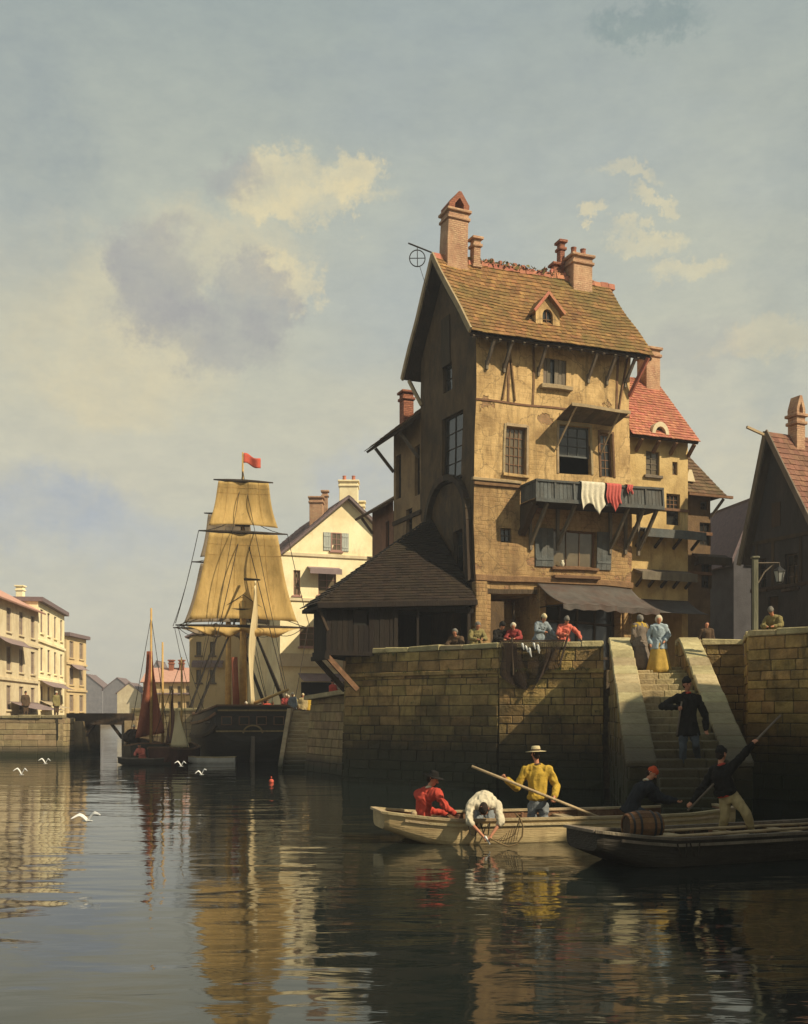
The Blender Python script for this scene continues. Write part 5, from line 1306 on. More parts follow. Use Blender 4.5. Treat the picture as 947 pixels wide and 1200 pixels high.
for (px, pw, z0_, z1_, pots, dy) in ((371, .95, 15.6, 18.2, 0, 1.5), (381, .4, 16.5, 19.0, 0, 3), (409, 1.35, 16.5, 19.7, 2, 3.2), (421, .8, 16, 18.6, 0, 5)):
    q = P(px, 600, 75 + dy); chimney(yh, (q.x, q.y), pw, pw * .9, z0_, z1_, PLAS_YEL if px > 400 else BRICK_BUFF, 0, pots=pots)
gable_house('small_house', 'small tan gable house tucked below the lean-to roof beside the yellow house', -3.6, 70, R(8), 2.6, 5, 3.0, 11.6, 12.9, PLAS_TAN, TILE_BROWN, holes=[(430, 652, 436, 664)], cov=.3, nxy=(1, 2))
gable_house('roofed_house', 'plain house with mauve roof peeping left of the yellow gable', -9.6, 92, R(0), 3.4, 6, 3.0, 15.2, 18.0, PLAS_PALE, SLATE, cov=.2)
tt, tM, tF = gable_house('tall_house', 'tall tan house partly hidden behind the sails of the brig', -16.9, 84, R(0), 4.2, 7, 3.0, 9.0, 9.9, PLAS_CREAM, SLATE, holes=[(230, 752, 236, 768), (246, 752, 252, 768), (230, 785, 236, 800), (246, 785, 252, 800)], cov=.2)
ledge(tt, tM, tF, 226, 775, 262, 780, .5, CANVP, 0)

rrM = frame(-27.4, 112, R(-3)); RRF = Face(rrM)
rr_ = thing('terrace_house', 'long low yellow house with pink red roof behind the little sailing boats', 'house', (-27.4, 112, 3.0))
b = MB(); hol = [RRF.rect(x, y, x + 5, y + 11) for x in (168, 178, 198, 208, 218) for y in (804, 822)]
wall_face(b, rrM, 0, 6.6, 2.9, 6.4, hol, .15); b.M = rrM; b.poly([(0, 0, 3), (0, 5, 3), (0, 5, 6.4), (0, 2.5, 7.7), (0, 0, 6.4)]); b.build('wall', PLAS_CREAM, rr_)
for h in hol: window(rr_, rrM, h, 2, 2, WOOD_G, GLASS_L, y=.08, sill=False)
b = MB(rrM); slab_roof(b, (-.2, -.4, 6.2), (6.8, -.4, 6.2), (6.8, 2.5, 7.8), (-.2, 2.5, 7.8)); slab_roof(b, (-.2, 5.4, 6.2), (6.8, 5.4, 6.2), (6.8, 2.5, 7.8), (-.2, 2.5, 7.8)); b.build('roof', TILE_PALE, rr_)
b = MB(rrM); b.box(0, 6.6, -.5, -.02, 4.9, 5.05); b.build('ledge', CANVP, rr_)
for px in (201, 213): q = P(px, 790, 114); chimney(rr_, (q.x, q.y), .5, .5, 7.2, 8.5, BRICK_RED)
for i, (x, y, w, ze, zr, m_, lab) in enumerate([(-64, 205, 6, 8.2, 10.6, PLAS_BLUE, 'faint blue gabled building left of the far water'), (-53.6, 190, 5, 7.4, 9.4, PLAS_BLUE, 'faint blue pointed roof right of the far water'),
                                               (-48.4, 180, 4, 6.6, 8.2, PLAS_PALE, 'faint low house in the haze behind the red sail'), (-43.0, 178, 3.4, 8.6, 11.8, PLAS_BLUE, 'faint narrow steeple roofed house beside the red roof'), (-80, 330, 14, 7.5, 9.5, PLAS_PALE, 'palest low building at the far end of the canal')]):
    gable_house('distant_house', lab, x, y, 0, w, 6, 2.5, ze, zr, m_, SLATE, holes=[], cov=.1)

# ------------------------------------------------------------------ left bank
lq = wall_thing('quay_wall', 'long low beige quay wall below the left hand row of houses', (-22.3, 70, 0))
block_wall((-44, 70), (-22.35, 70), -.5, 2.5, 'stonework', STONE_LIT, lq, batter=.03, ch=.42, bl=(.9, 1.6)); coping((-44, 70), (-22.35, 70), 2.502, 'coping', COPE, lq)
block_wall((-22.3, 70), (-22.9, 74.6), -.5, 2.5, 'stonework', STONE_LIT, lq, batter=.03, ch=.42)
def row_house(name, label, x0, y0, x1, y1, zt, wm_, rm, nwin, floors, roof='pitch'):
    """front from (x0,y0) near to (x1,y1) far, seen from the canal"""
    ang = math.atan2(y1 - y0, x1 - x0); L = math.hypot(x1 - x0, y1 - y0); M = frame(x0, y0, ang); t = thing(name, label, 'house', (x0, y0, 2.5))
    b = MB(); hol = []
    fh = (zt - 2.5) / floors
    for j in range(floors):
        for i in range(nwin):
            u = L * (i + .5) / nwin; w = min(.62, L / nwin * .3); hol.append((u - w, u + w, 2.5 + fh * j + fh * .22, 2.5 + fh * j + fh * .84))
    wall_face(b, M, 0, L, 2.4, zt, hol, .2); b.M = M
    for u in (0, L): b.poly([(u, 0, 2.4), (u, 8, 2.4), (u, 8, zt), (u, 4, zt + (2.2 if roof == 'pitch' else 0)), (u, 0, zt)])
    b.build('wall', wm_, t)
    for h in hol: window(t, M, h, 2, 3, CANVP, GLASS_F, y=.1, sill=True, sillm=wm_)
    r = MB(M)
    if roof == 'pitch':
        slab_roof(r, (-.1, -.6, zt - .1), (L + .1, -.6, zt - .1), (L + .1, 4, zt + 2.3), (-.1, 4, zt + 2.3)); slab_roof(r, (-.1, 8.4, zt - .1), (L + .1, 8.4, zt - .1), (L + .1, 4, zt + 2.3), (-.1, 4, zt + 2.3))
    else:
        r.box(-.2, L + .2, -.4, 8, zt, zt + .35)
    r.build('roof', rm, t)
    k = MB(M)
    for j in range(1, floors): k.box(-.02, L + .02, -.14, .01, 2.5 + fh * j - .1, 2.5 + fh * j + .1)
    k.build('string_course', wm_, t)
    return t, M, L
# three houses, fronts facing the canal
def fp(px, d): q = P(px, 838, d); return q.x, q.y
x0, y0 = fp(-14, 72.5); x1, y1 = fp(45, 86)
lh1, M1, L1_ = row_house('canal_house', 'nearest of the left bank houses, pale walls under a red tiled roof', x0, y0, x1, y1, 11.0, PLAS_PALE, TILE_PALE, 4, 3)
x2, y2 = fp(75.5, 99)
lh2, M2, L2_ = row_house('canal_house', 'bright yellow middle house of the left bank row with grey cornice', x1 - .05, y1 + .1, x2, y2, 11.9, PLAS_YEL, SLATE, 4, 3, 'flat')
x3, y3 = fp(78, 106); x4, y4 = fp(101, 112)
lh3, M3, L3_ = row_house('canal_house', 'tan flat topped house farthest along the left bank row', x3, y3, x4, y4, 10.6, PLAS_CREAM, SLATE, 2, 3, 'flat')
for t, M, u, s, z0, z1, m_ in ((lh1, M1, 2.2, 3.6, 12.4, 14.6, BRICK_BUFF), (lh1, M1, 9.5, 3.6, 12.4, 14.0, BRICK_BUFF), (lh2, M2, 5.8, 2.5, 12.2, 13.7, PLAS_YEL)):
    c_ = M @ Vector((u, s, 0)); chimney(t, c_[:2], .6, .6, z0, z1, m_)
def market_awning(M, t, u0, u1, z, out, m_, lab='awning'):
    b = MB(M); b.sheet(lambda u, v: (u0 + (u1 - u0) * u, -.05 - out * v, z - .6 * v - .08 * math.sin(3.1 * v)), 10, 4, .02); o = b.build(lab, m_, t, smooth=True); return o
market_awning(M1, lh1, 2.0, 8.8, 8.3, 1.0, CANVP); market_awning(M1, lh1, 5.0, 13, 3.7, 2.2, CANVP); market_awning(M2, lh2, .5, 11.5, 5.6, 1.1, CANVP); market_awning(M2, lh2, .5, 6, 3.9, 1.6, CANVW)
market_awning(M3, lh3, 1.0, 4.6, 7.9, .8, CANVP)

# bridge
br = thing('footbridge', 'low dark timber bridge with braced posts across the narrow canal mouth', 'bridge', (-21.2, 75, 0))
b = MB(); b.box(-23.4, -18.9, 74.4, 77.4, 2.35, 2.62); b.build('deck', WOOD_G, br)
for y in (74.25, 77.3): b = MB(); b.box(-23.5, -18.8, y, y + .2, 2.05, 2.85); b.build('girder', WOOD_D, br)
for x, sg in ((-22.6, 1), (-19.5, -1)):
    for y in (74.7, 77.1):
        m = MB(); m.box(x - .22, x + .22, y - .22, y + .22, -.6, 2.34); m.build('post', WOOD_G, br)
    m = MB(); m.beam((x + sg * .2, 74.6, 1.1), (x + sg * .95, 74.6, 2.1), .2, .2); m.build('brace', WOOD_D, br)
b = MB(); b.box(-23.4, -22.2, 73.6, 78, -.6, 2.3); b.build('pier', STONE_LIT, br); b = MB(); b.box(-19.45, -18.6, 74.2, 78, -.6, 2.34); b.build('pier', STONE_LIT, br)
# ------------------------------------------------------------------ the brig
SX, SY = -8.85, 62.0
SM = Matrix.Translation((SX, SY, 0)) @ Matrix.Rotation(math.atan2(.25, .97), 4, 'Z')
brig = thing('sailing_ship', 'black hulled brig moored stern on with tall tan square sails and a small red flag', 'ship', (SX, SY, 0))
secs = [(-.5, 2.2, 1.15, 3.25, .72), (.0, 2.5, .35, 3.12, .72), (.8, 2.8, -.5, 3.0, .72), (3, 3.05, -1.0, 2.85, .68), (8, 3.1, -1.2, 2.75, .66), (13, 2.8, -1.1, 2.85, .7), (17, 1.8, -.9, 3.1, .78), (20, .35, -.3, 3.4, .95)]
hb = hull_mesh(secs, 24, M=SM, tumble=.22)
hull = hb.build('hull', HULLB, brig, smooth=True)
for pl in hull.data.polygons: pl.use_smooth = len(pl.vertices) == 4
b = MB(SM); b.sheet(lambda u, v: ((u - .5) * 2 * (2.7 if v < .7 else 2.7 - (v - .7) * 7), v * 19, 2.35), 4, 12, .08); b.build('deck', WOOD_G, brig)
b = MB(SM)
for s0, s1 in zip(secs, secs[1:]):
    for sd in (-1, 1): b.beam((sd * s0[1] * .92, s0[0], s0[3]), (sd * s1[1] * .92, s1[0], s1[3]), .2, .1)
b.beam((-2.08, -.5, 3.28), (2.08, -.5, 3.28), .2, .1); b.build('bulwark_rail', WOOD_B, brig)
for sd in (-1, 1):      # wales along the sides
    for zf, hh, m_ in ((.80, .16, WOOD_B), (.50, .2, WOOD_D)):
        b = MB(SM); pr = []
        for y, bb, zk, zs, pw in secs:
            z = zk + (zs - zk) * zf if zk > 0 else zs * zf; t_ = max(0.0, min(1.0, (zs - z) / (zs - zk))); ca = t_ ** (1 / pw); x = bb * max(0, 1 - ca * ca) ** (pw / 2); x *= 1 - .22 * max(0, (z - .4 * zs) / zs) ** 2; pr.append(Vector((sd * (x + .03), y, z)))
        for p0, p1 in zip(pr, pr[1:]): b.beam(p0, p1, .1, hh)
        b.build('wale', m_, brig)
b = MB(SM)
for z, w, o in ((2.95, 2.0, -.6), (1.75, 2.1, -.58)): b.box(-w, w, o, o + .12, z, z + .09)
n = 12
for k in range(n):
    a0, a1 = math.pi * k / n, math.pi * (k + 1) / n
    b.beam((.55 * math.cos(a0), -.6, 1.68 + .45 * math.sin(a0)), (.55 * math.cos(a1), -.6, 1.68 + .45 * math.sin(a1)), .09, .09)
b.sheet(lambda u, v: (-1.7 + .5 * math.cos(math.pi * (u)) , -.6, 1.75 + .75 * math.sin(math.pi * u)), 10, 1)
b.build('stern_moulding', mat('dull_gold_moulding', (.34, .24, .10), (.18, .12, .05), 6), brig)
for i in range(4):
    m = MB(SM); x = -1.5 + i * 1.0; m.box(x - .3, x + .3, -.57, -.5, 2.15, 2.65); w_ = m.build('stern_window', WOOD_B, brig); g_ = MB(SM); g_.poly([(x - .25, -.575, 2.2), (x + .25, -.575, 2.2), (x + .25, -.575, 2.6), (x - .25, -.575, 2.6)]); g_.build('pane', GLASS, w_)
b = MB(SM); b.box(-.09, .09, -.75, .3, -.5, 1.5); b.build('rudder', WOOD_G, brig)
def rig(y, lean, z0, z_low, zt1, zt2, ztop, k, sails=True, sm=SAIL):
    """one square rigged mast: course yard, topsail yard, topgallant yard"""
    m = MB(SM); m.tube([(0, y, z0), (0, y - .1, z_low + 1.6)], [.26 * k, .2 * k], 10); m.build('lower_mast', SPAR if sails else SPARD, brig, smooth=True)
    m = MB(SM); m.tube([(0, y + .3, z_low - .2), (0, y + .25, zt1 + 1.0)], [.16 * k, .12 * k], 8); m.tube([(0, y + .1, zt1 - .2), (0, y + .05, ztop)], [.1 * k, .05 * k], 8); m.build('topmast', SPAR, brig, smooth=True)
    m = MB(SM); m.box(-.75 * k, .75 * k, y - .3, y + .5, z_low + 1.0, z_low + 1.12); m.box(-.45 * k, .45 * k, y - .15, y + .4, zt1 + .5, zt1 + .58); m.build('top_platform', SPARD, brig)
    ybr = R(0)
    hw = (4.15 * k, 2.75 * k, 1.85 * k)
    zs = (z_low, zt1, zt2)
    for w, z in zip(hw, zs):
        m = MB(SM); m.tube([(-w, y - .38, z), (-w * .5, y - .4, z), (0, y - .42, z), (w * .5, y - .4, z), (w, y - .38, z)], [.04, .09, .11, .09, .04], 8); m.build('yard', SPARD, brig, smooth=True)
    def square(top, bot, z1, z0_, belly, name):
        def fn(u, v):
            c = 2 * u - 1; w = top + (bot - top) * v ** .9
            x = c * w * (1 - .06 * math.sin(math.pi * v)); arc = .12 * (1 - c * c) * v ** 4
            return (x, y - .45 + belly * math.sin(math.pi * v) * (1 - c * c * .7) + .05 * math.sin(5 * u + 3 * v) + .03 * math.sin(17 * u), z1 - (z1 - z0_) * v + arc)
        s = MB(SM); s.sheet(fn, 22, 18, .015); o = s.build(name, sm, brig, smooth=True)
        sm_ = MB(SM)
        for q in (.2, .4, .6, .8):
            pts = [Vector(fn(q, i / 12)) - Vector((0, .03, 0)) for i in range(13)]; sm_.tube(pts, .007, 4)
        for v in (.12, .24): sm_.tube([Vector(fn(i / 12, v)) - Vector((0, .03, 0)) for i in range(13)], .006, 4)
        sm_.build('sail_seams', SAIL, o)
        return o
    square(2.1 * k, 3.35 * k, zt1 - .1, z_low + .35, .55, 'topsail'); square(1.55 * k, 2.15 * k, zt2 - .08, zt1 + .35, .35, 'topgallant_sail')
    # course clewed up in loose folds under its yard
    def brail(u, v):
        c = 2 * u - 1; h = (.25 + .55 * abs(c) ** 1.2 * (1 - abs(c)) * 2.6 + .10 * math.sin(23 * u)) * k
        return (c * 3.5 * k * (1 - .25 * v), y - .45 - .22 * math.sin(math.pi * v) * (1 + .4 * math.sin(31 * u)), z_low - .08 - h * v)
    s = MB(SM); s.sheet(brail, 40, 6, .015); s.build('course_sail', sm, brig, smooth=True)
    ln = []
    for sd in (-1, 1):
        ln += [((sd * hw[0] * .97, y - .4, z_low), (0, y - .2, z_low + 2.0)), ((sd * hw[1] * .97, y - .4, zt1), (0, y - .2, zt1 + 1.2)), ((sd * 3.35 * k, y - .45, z_low + .4), (sd * hw[0] * .93, y - .4, z_low)),
               ((sd * hw[0] * .97, y - .4, z_low), (sd * 2.6, y - 3.5, 2.95)), ((sd * hw[0] * .9, y - .4, z_low), (sd * 2.2 * k, y - .42, z_low - .5)), ((sd * hw[1], y - .4, zt1), (sd * hw[0], y - .42, z_low + .1))]
    q = ropes('rigging', [], .02, ROPE, None) if False else None
    mb = MB(SM)
    for a, b_ in ln:
        a, b_ = Vector(a), Vector(b_); mb.tube([a.lerp(b_, i / 6) - Vector((0, 0, .25 * 4 * (i / 6) * (1 - i / 6))) for i in range(7)], .022, 4)
    for sd in (-1, 1):     # backstays
        mb.tube([(0, y, zt1 + .7), (sd * 2.75, y - 1.8, 2.9)], .03, 4); mb.tube([(0, y, ztop - 1.2), (sd * 2.7, y - 2.3, 2.9)], .022, 4)
    mb.build('running_rigging', ROPE, brig)
    for sd in (-1, 1):
        sh = MB(SM); base = [Vector((sd * 2.85, y - .9 + i * .42, 2.85)) for i in range(5)]; top = Vector((sd * .22 * k, y, z_low + 1.0))
        for p in base: sh.tube([p, top], .05, 4)
        for i in range(1, 15):
            f = i / 16; sh.tube([base[0].lerp(top, f), base[-1].lerp(top, f)], .018, 4)
        sh.build('shroud', ROPE, brig)
rig(5.0, 0, 2.3, 8.25, 14.1, 17.3, 19.2, 1.0)
rig(15.2, 0, 2.3, 8.9, 13.6, 17.1, 18.2, .94, sm=mat('grey_canvas', (.30, .235, .16), (.21, .16, .11), 1.1, bump=.3, translucent=.25))
# fore and aft mainsail half brailed in, seen nearly edge on
def spank(u, v):
    return (.72 - (.22 + .36 * v) * u + .10 * math.sin(6 * v + 2 * u) + .06 * math.sin(14 * u + 5 * v), 4.5 - 1.9 * u * (.35 + .65 * v), 11.3 - .8 * u - (8.0 - .9 * u) * v)
s = MB(SM); s.sheet(spank, 10, 22, .015); s.build('fore_and_aft_sail', SAILW, brig, smooth=True)
m = MB(SM); m.tube([(.3, 4.6, 3.3), (2.0, -.9, 4.2)], [.12, .08], 8); m.build('boom', SPAR, brig, smooth=True); m = MB(SM); m.tube([(.1, 4.7, 11.2), (.75, 2.4, 10.9)], [.09, .05], 8); m.build('gaff', SPARD, brig)
m = MB(SM); m.tube([(-.45, 4.2, 2.4), (-.6, 4.3, 6.3)], [.22, .2], 10); m.build('furled_sail', SAILR, brig, smooth=True)
fl_ = MB(SM); fl_.sheet(lambda u, v: (.05 + 1.05 * u, 5.0 + .22 * math.sin(6 * u) * u, 19.15 - .62 * v - .35 * u + .08 * math.sin(7 * u)), 14, 6, .012); fl_.build('flag', C_FLAG, brig, smooth=True)
m = MB(SM); m.tube([(-.55, 12, 16), (-.55, 12, 18.6)], .04, 5); m.build('pole', SPARD, brig)

# white skiff under the quarter, red buoy
sk = thing('skiff', 'small pale skiff lying under the stern of the brig', 'boat', (-11.0, 60.2, 0))
skM = frame(-11.7, 60.2, R(-88))
open_hull('hull', [(-1.2, .1, .12, .42, .9), (-.6, .42, -.1, .36, .7), (.6, .5, -.12, .34, .6), (1.5, .42, -.1, .36, .6)], frame(-11.0, 60.0, R(-86)), sk, SAILW.copy() if False else mat('white_paint', (.55, .52, .46), (.4, .37, .32), 3, bump=.3), WOOD_G, WOOD_P, (.07, .05))
bu = P(318, 918, 43.0); m = MB(); m.sphere((bu.x, bu.y, .05), .10, 14, 10); m.lathe([(.02, .12), (.02, .2)], (bu.x, bu.y, 0.05), 8)
tag(m.build('buoy', C_FLAG, None, origin=(bu.x, bu.y, 0), smooth=True), 'little red mooring buoy floating in front of the brig', 'buoy')

# ------------------------------------------------------------------ small sailing boats on the left
def lugger(name, label, px, d, w, h, hm, masts, sails, ang=R(0), ln=5.0):
    x = P(px, 838, d).x; t = thing(name, label, 'boat', (x, d, 0)); M = frame(x, d, ang)
    L = ln
    open_hull('hull', [(-L * .5, w * .28, .1, h * 1.0, .8), (-L * .4, w * .42, -.3, h * .92, .65), (0, w * .5, -.4, h * .85, .6), (L * .35, w * .4, -.3, h * .95, .7), (L * .5, .06, .1, h * 1.15, .95)], M, t, hm, WOOD_D, WOOD_B, (.1, .08))
    for (mx, my, mh, r) in masts:
        m = MB(M); m.tube([(mx, my, -.1), (mx, my, mh)], [r, r * .5], 8); m.build('mast', SPAR, t, smooth=True)
    for fn, m_, nu, nv in sails:
        s = MB(M); s.sheet(fn, nu, nv, .015); s.build('sail', m_, t, smooth=True)
    return t, M
t1, tM1 = lugger('fishing_boat', 'dark fishing lugger with a furled rust red sail up its tall mast', 171, 61.5, 2.5, 1.15, HULLB,
    [(.3, 0, 8.9, .11), (1.05, .8, 7.0, .1)],
    [(lambda u, v: (.2 + .02 * v + (u - .5) * (.34 + 1.35 * v ** 1.7), -.1 + .18 * math.sin(9 * u + 4 * v) * (.4 + v), 6.4 - 5.0 * v + .3 * u * v), SAILR, 10, 18)], R(20), 4.6)
ropes('rigging', [((tM1 @ Vector((.3, 0, 8.4))), (tM1 @ Vector((-1.1, -1.2, 1.1)))), ((tM1 @ Vector((.3, 0, 8.4))), (tM1 @ Vector((1.2, -1, 1.1)))), ((tM1 @ Vector((1.05, .8, 6.6))), (tM1 @ Vector((.9, 2.2, 1.2))))], .018, ROPE, t1)
m = MB(tM1); m.lathe([(.35, 1.15), (.5, 1.3), (.45, 1.6), (.2, 1.85), (.05, 1.9)], (-.8, .2, 0), 12); m.build('net_heap', NETM, t1, jitter=.05)
t2, tM2 = lugger('fishing_boat', 'low red brown fishing boat with a white sail and a brown sail', 206, 60.5, 2.1, .95, mat('red_brown_hull', (.10, .04, .025), (.05, .022, .015), 2, bump=.4), [(.35, 0, 6.0, .08), (-.6, .6, 4.2, .06)],
    [(lambda u, v: (.1 + (u - .5) * (.15 + 1.05 * v) + .2 * v, -.1 + .15 * math.sin(3 * u + 3 * v), 3.1 - 2.2 * v), SAILW, 10, 12), (lambda u, v: (-.55 + .1 * (1 - v) + (u - .5) * (.06 + .75 * v), .6 + .15 * math.sin(4 * u + 2 * v), 4.2 - 3.1 * v), SAILB, 8, 12)], R(-12), 4.4)
ropes('rigging', [((tM2 @ Vector((.35, 0, 5.8))), (tM2 @ Vector((-.9, -1.4, .9)))), ((tM2 @ Vector((.35, 0, 5.8))), (tM2 @ Vector((1.1, -.9, .9))))], .016, ROPE, t2)
t3 = thing('rowing_boat', 'small flat black rowing boat tied in front of the red sailed lugger', 'boat', (P(168, 838, 58.5).x, 58.5, 0))
open_hull('hull', [(-1.35, .1, .1, .42, .9), (-.8, .45, -.1, .36, .7), (.6, .5, -.12, .34, .6), (1.5, .35, -.1, .4, .6)], frame(P(168, 838, 58.5).x, 58.5, R(-80)), t3, HULLB, WOOD_G, WOOD_G, (.07, .05))

# ------------------------------------------------------------------ the two punts in front
def punt(name, label, A, B, width, sheer, hm, lin, rail, lift=(.0, .0), nth=3):
    A, B = Vector(A), Vector(B); d = (B - A); L = d.length; ang = math.atan2(d.y, d.x)
    M = Matrix.Translation((A.x, A.y, 0)) @ Matrix.Rotation(ang - math.pi / 2, 4, 'Z')     # local y runs along the boat
    t = thing(name, label, 'boat', (A.x, A.y, 0)); w = width / 2
    S = []
    for f in (0, .012, .05, .11, .18, .3, .5, .7, .85, .93, 1.0):
        b = w * (.55 + .45 * min(1, f / .22) ** .7 if f < .22 else (1 if f < .75 else 1 - .4 * ((f - .75) / .25) ** 1.6))
        e = max(0, 1 - f / .17) ** 1.15; e2 = max(0, (f - .8) / .2) ** 1.3
        zs = sheer + .16 * e + .10 * e2 + .03; zk = -.18 + (sheer - .0) * e + .35 * e2
        zk = min(zk, zs - .10)
        S.append((f * L, b, zk, zs, .36))
    h = open_hull('hull', S, M, t, hm, lin, rail, (.13, .05), .05, 16)
    fl = MB(M); k = 7
    for i in range(k):
        x0, x1 = -w * .78 + 1.56 * w * i / k, -w * .78 + 1.56 * w * (i + 1) / k - .015
        fl.box(x0, x1, L * .14, L * .86, -.06, -.03)
    fl.build('floor_boards', WOOD_B, h)
    for f in [.12] + [.3 + .5 * i / (nth - 1) for i in range(nth)]:
        m = MB(M); y = L * f; bb = w * (.93 if f > .2 else .82); m.box(-bb, bb, y - .14, y + .14, sheer - .12 + (0 if f > .2 else .08), sheer - .07 + (0 if f > .2 else .08)); m.build('thwart', WOOD_P if f > .2 else WOOD_G, t, bevel=.01)
    rb = MB(M)
    for i in range(9):
        y = L * (.27 + .46 * i / 8)
        for sd in (-1, 1): rb.box(sd * w * .88 - .03, sd * w * .88 + .03, y - .03, y + .03, -.05, sheer - .02)
    rb.build('ribs', WOOD_B, h)
    for sd in (-1, 1):
        st_ = MB(M)
        for s0, s1 in zip(S, S[1:]):
            if s1[0] > L * .98 or s0[0] < L * .04: continue
            st_.beam((sd * (s0[1] + .02), s0[0], s0[3] - .11), (sd * (s1[1] + .02), s1[0], s1[3] - .11), .04, .05)
        st_.build('rubbing_strake', rail, h)
    return t, M, L
LP, LM, LL = punt('punt', 'long cream painted wooden punt carrying four fishermen', (-.55, 23.05), (7.4, 24.9), 2.15, .48, HULLC, WOOD_B, WOOD_P)
DP, DM, DL = punt('punt', 'dark painted wooden punt with a barrel in its bow at the bottom right', (3.22, 19.35), (10.6, 22.4), 1.9, .47, HULLD, WOOD_D, WOOD_G, nth=4)
def becket(par, M, L, f, w, sheer, m_, two=True):
    b = MB(M)
    for k in (-.14, .14):
        b.tube([(w + .05, L * f + k - .1, sheer - .05), (w + .09, L * f + k - .05, sheer - .28), (w + .09, L * f + k + .05, sheer - .3), (w + .05, L * f + k + .1, sheer - .05)], .014, 5)
    b.build('rope_becket', m_, par)
becket(LP, LM, LL, .235, 1.07, .5, ROPE); becket(DP, DM, DL, .2, .95, .48, ROPE)
# mooring bits at the bow of the cream punt
m = MB(LM); m.lathe([(.06, .45), (.07, .6), (.05, .64)], (.15, .75, 0), 8); m.build('mooring_post', WOOD_P, LP)

# oar of the standing man, boat hook of the reaching man
def pole(name, label, cat, a, b, r, m_, blade=False):
    a, b = Vector(a), Vector(b); t = MB(); t.tube([a, a.lerp(b, .5), b], [r * .9, r, r * .9], 8)
    o = t.build(name, m_, None, origin=a, smooth=True); tag(o, label, cat)
    if blade:
        d = (b - a).normalized(); k = MB(); k.beam(b - d * .05, b + d * .6, .14, .025); k.build('blade', m_, o, bevel=.005)
    return o
oa, ob = P(553, 898, 22.6), P(735, 971, 23.4)
pole('oar', 'long pale oar held by the man in the yellow shirt', 'oar', oa, ob, .032, WOOD_P, True)
ha, hb_ = P(915, 838, 21.0), P(806, 950, 21.3)
pole('boat_hook', 'grey boat hook pole raised by the man in cream trousers', 'boat hook', ha, hb_, .024, WOOD_G)
# loose oars lying in the dark punt
for i, (pa, pb, lab) in enumerate((((1.0 - .5, 1.2), (.35, 6.2), 'loose oar lying along the near side of the dark punt'), ((-.4, 1.6), (-.2, 5.9), 'loose oar lying along the far side of the dark punt'))):
    a = DM @ Vector((pa[0], pa[1], .5)); b = DM @ Vector((pb[0], pb[1], .52)); pole('oar', lab, 'oar', a, b, .03, WOOD_P, True)
# barrel
bc = P(753, 972, 19.9); bc.z = .66
bar = thing('barrel', 'small brown staved barrel lying on its side in the bow of the dark punt', 'barrel', bc)
ax = (Matrix.Rotation(R(14), 3, 'Z') @ Vector((1, 0, 0))); prof = [(.02, -.34), (.22, -.34), (.235, -.30), (.275, -.12), (.285, 0), (.275, .12), (.235, .30), (.22, .34), (.02, .34)]
m = MB(); 
for k in range(16):
    a0, a1 = 2 * math.pi * k / 16, 2 * math.pi * (k + .93) / 16
    q = Vector((0, 0, 1)).rotation_difference(ax)
    rr = []
    for r, z in prof[1:-1]:
        rr.append([bc + q @ Vector((rad * math.cos(a), rad * math.sin(a), z)) for rad, a in ((r, a0), (r, a1), (r - .03, a1), (r - .03, a0))])
    m.rings(rr)
m.build('staves', mat('barrel_oak', (.20, .10, .045), (.11, .055, .025), 4, bump=.4, island=.3), bar)
m = MB(); m.lathe([(.01, -.31), (.225, -.31), (.225, -.29), (.01, -.29)], bc, 20, ax); m.build('barrel_head', WOOD_D, bar); m = MB(); m.lathe([(.01, .29), (.225, .29), (.225, .31), (.01, .31)], bc, 20, ax); m.build('barrel_head', WOOD_D, bar)
m = MB()
for z in (-.27, -.14, .14, .27):
    r = .288 - .6 * z * z; m.lathe([(r, z - .022), (r + .006, z - .02), (r + .006, z + .02), (r, z + .022)], bc, 24, ax, caps=False)
m.build('hoops', IRON, bar)

# net over the quay wall
def on_wall(q, o=0.0, z=0.0):
    a = Vector((*CK, 0)); b = Vector((*C1, 0)); d = (b - a).normalized(); n = Vector((d.y, -d.x, 0)); return a + d * q + n * o + Vector((0, 0, z))
nett = thing('fishing_net', 'dark brown fishing net hung to dry over the top of the quay wall', 'net', on_wall(1.3, .1, 5.4))
nm = MB(); NU, NV = 38, 36
def netp(u, v):
    q = .0 + 2.45 * u + .15 * math.sin(5 * v + 8 * u) * v + .25 * v * (1 - 2 * u) * .8; h = 2.05 * v * (.62 + .38 * math.sin(math.pi * min(1, u * 1.15 + .05)) ** .8)
    if v < .12: o = -.5 + .66 * v / .12; z = 5.50
    else: o = .17 + .10 * math.sin(9 * u + 2 * v) * v + .1 * abs(math.sin(16 * u)) * v + .05; z = 5.50 - (h - .12 * 2.05 * .7)
    return on_wall(q, o, min(z, 5.5))
for j in range(NV):
    for i in range(NU):
        if (i + j) % 1 == 0:
            a, b, c = netp(i / NU, j / NV), netp((i + 1) / NU, (j + .5) / NV), netp(i / NU, (j + 1) / NV)
            nm.tube([a, b], .010, 3, False); nm.tube([b, c], .010, 3, False)
nm.build('mesh', NETM, nett)
nm = MB(); nm.sheet(lambda u, v: netp(.05 + .22 * u + .1 * v, .15 + .8 * v) - Vector((0, -.09, 0)), 10, 12, .01); nm.build('net_folds', NETM, nett, smooth=True)
for i in range(7):
    m = MB(); p = netp(.36 + .04 * i + .02 * (i % 3), .16 + .045 * ((i * 5) % 4)) + Vector((0, -.06, 0)); m.caps(p, p + Vector((.05 + .02 * (i % 2), -.02, -.20)), .05, .02, 6); m.build('fish', mat('silver_fish', (.62, .62, .58), (.42, .42, .40), 12, bump=.2, rough=.35, spec=.6), nett, smooth=True)
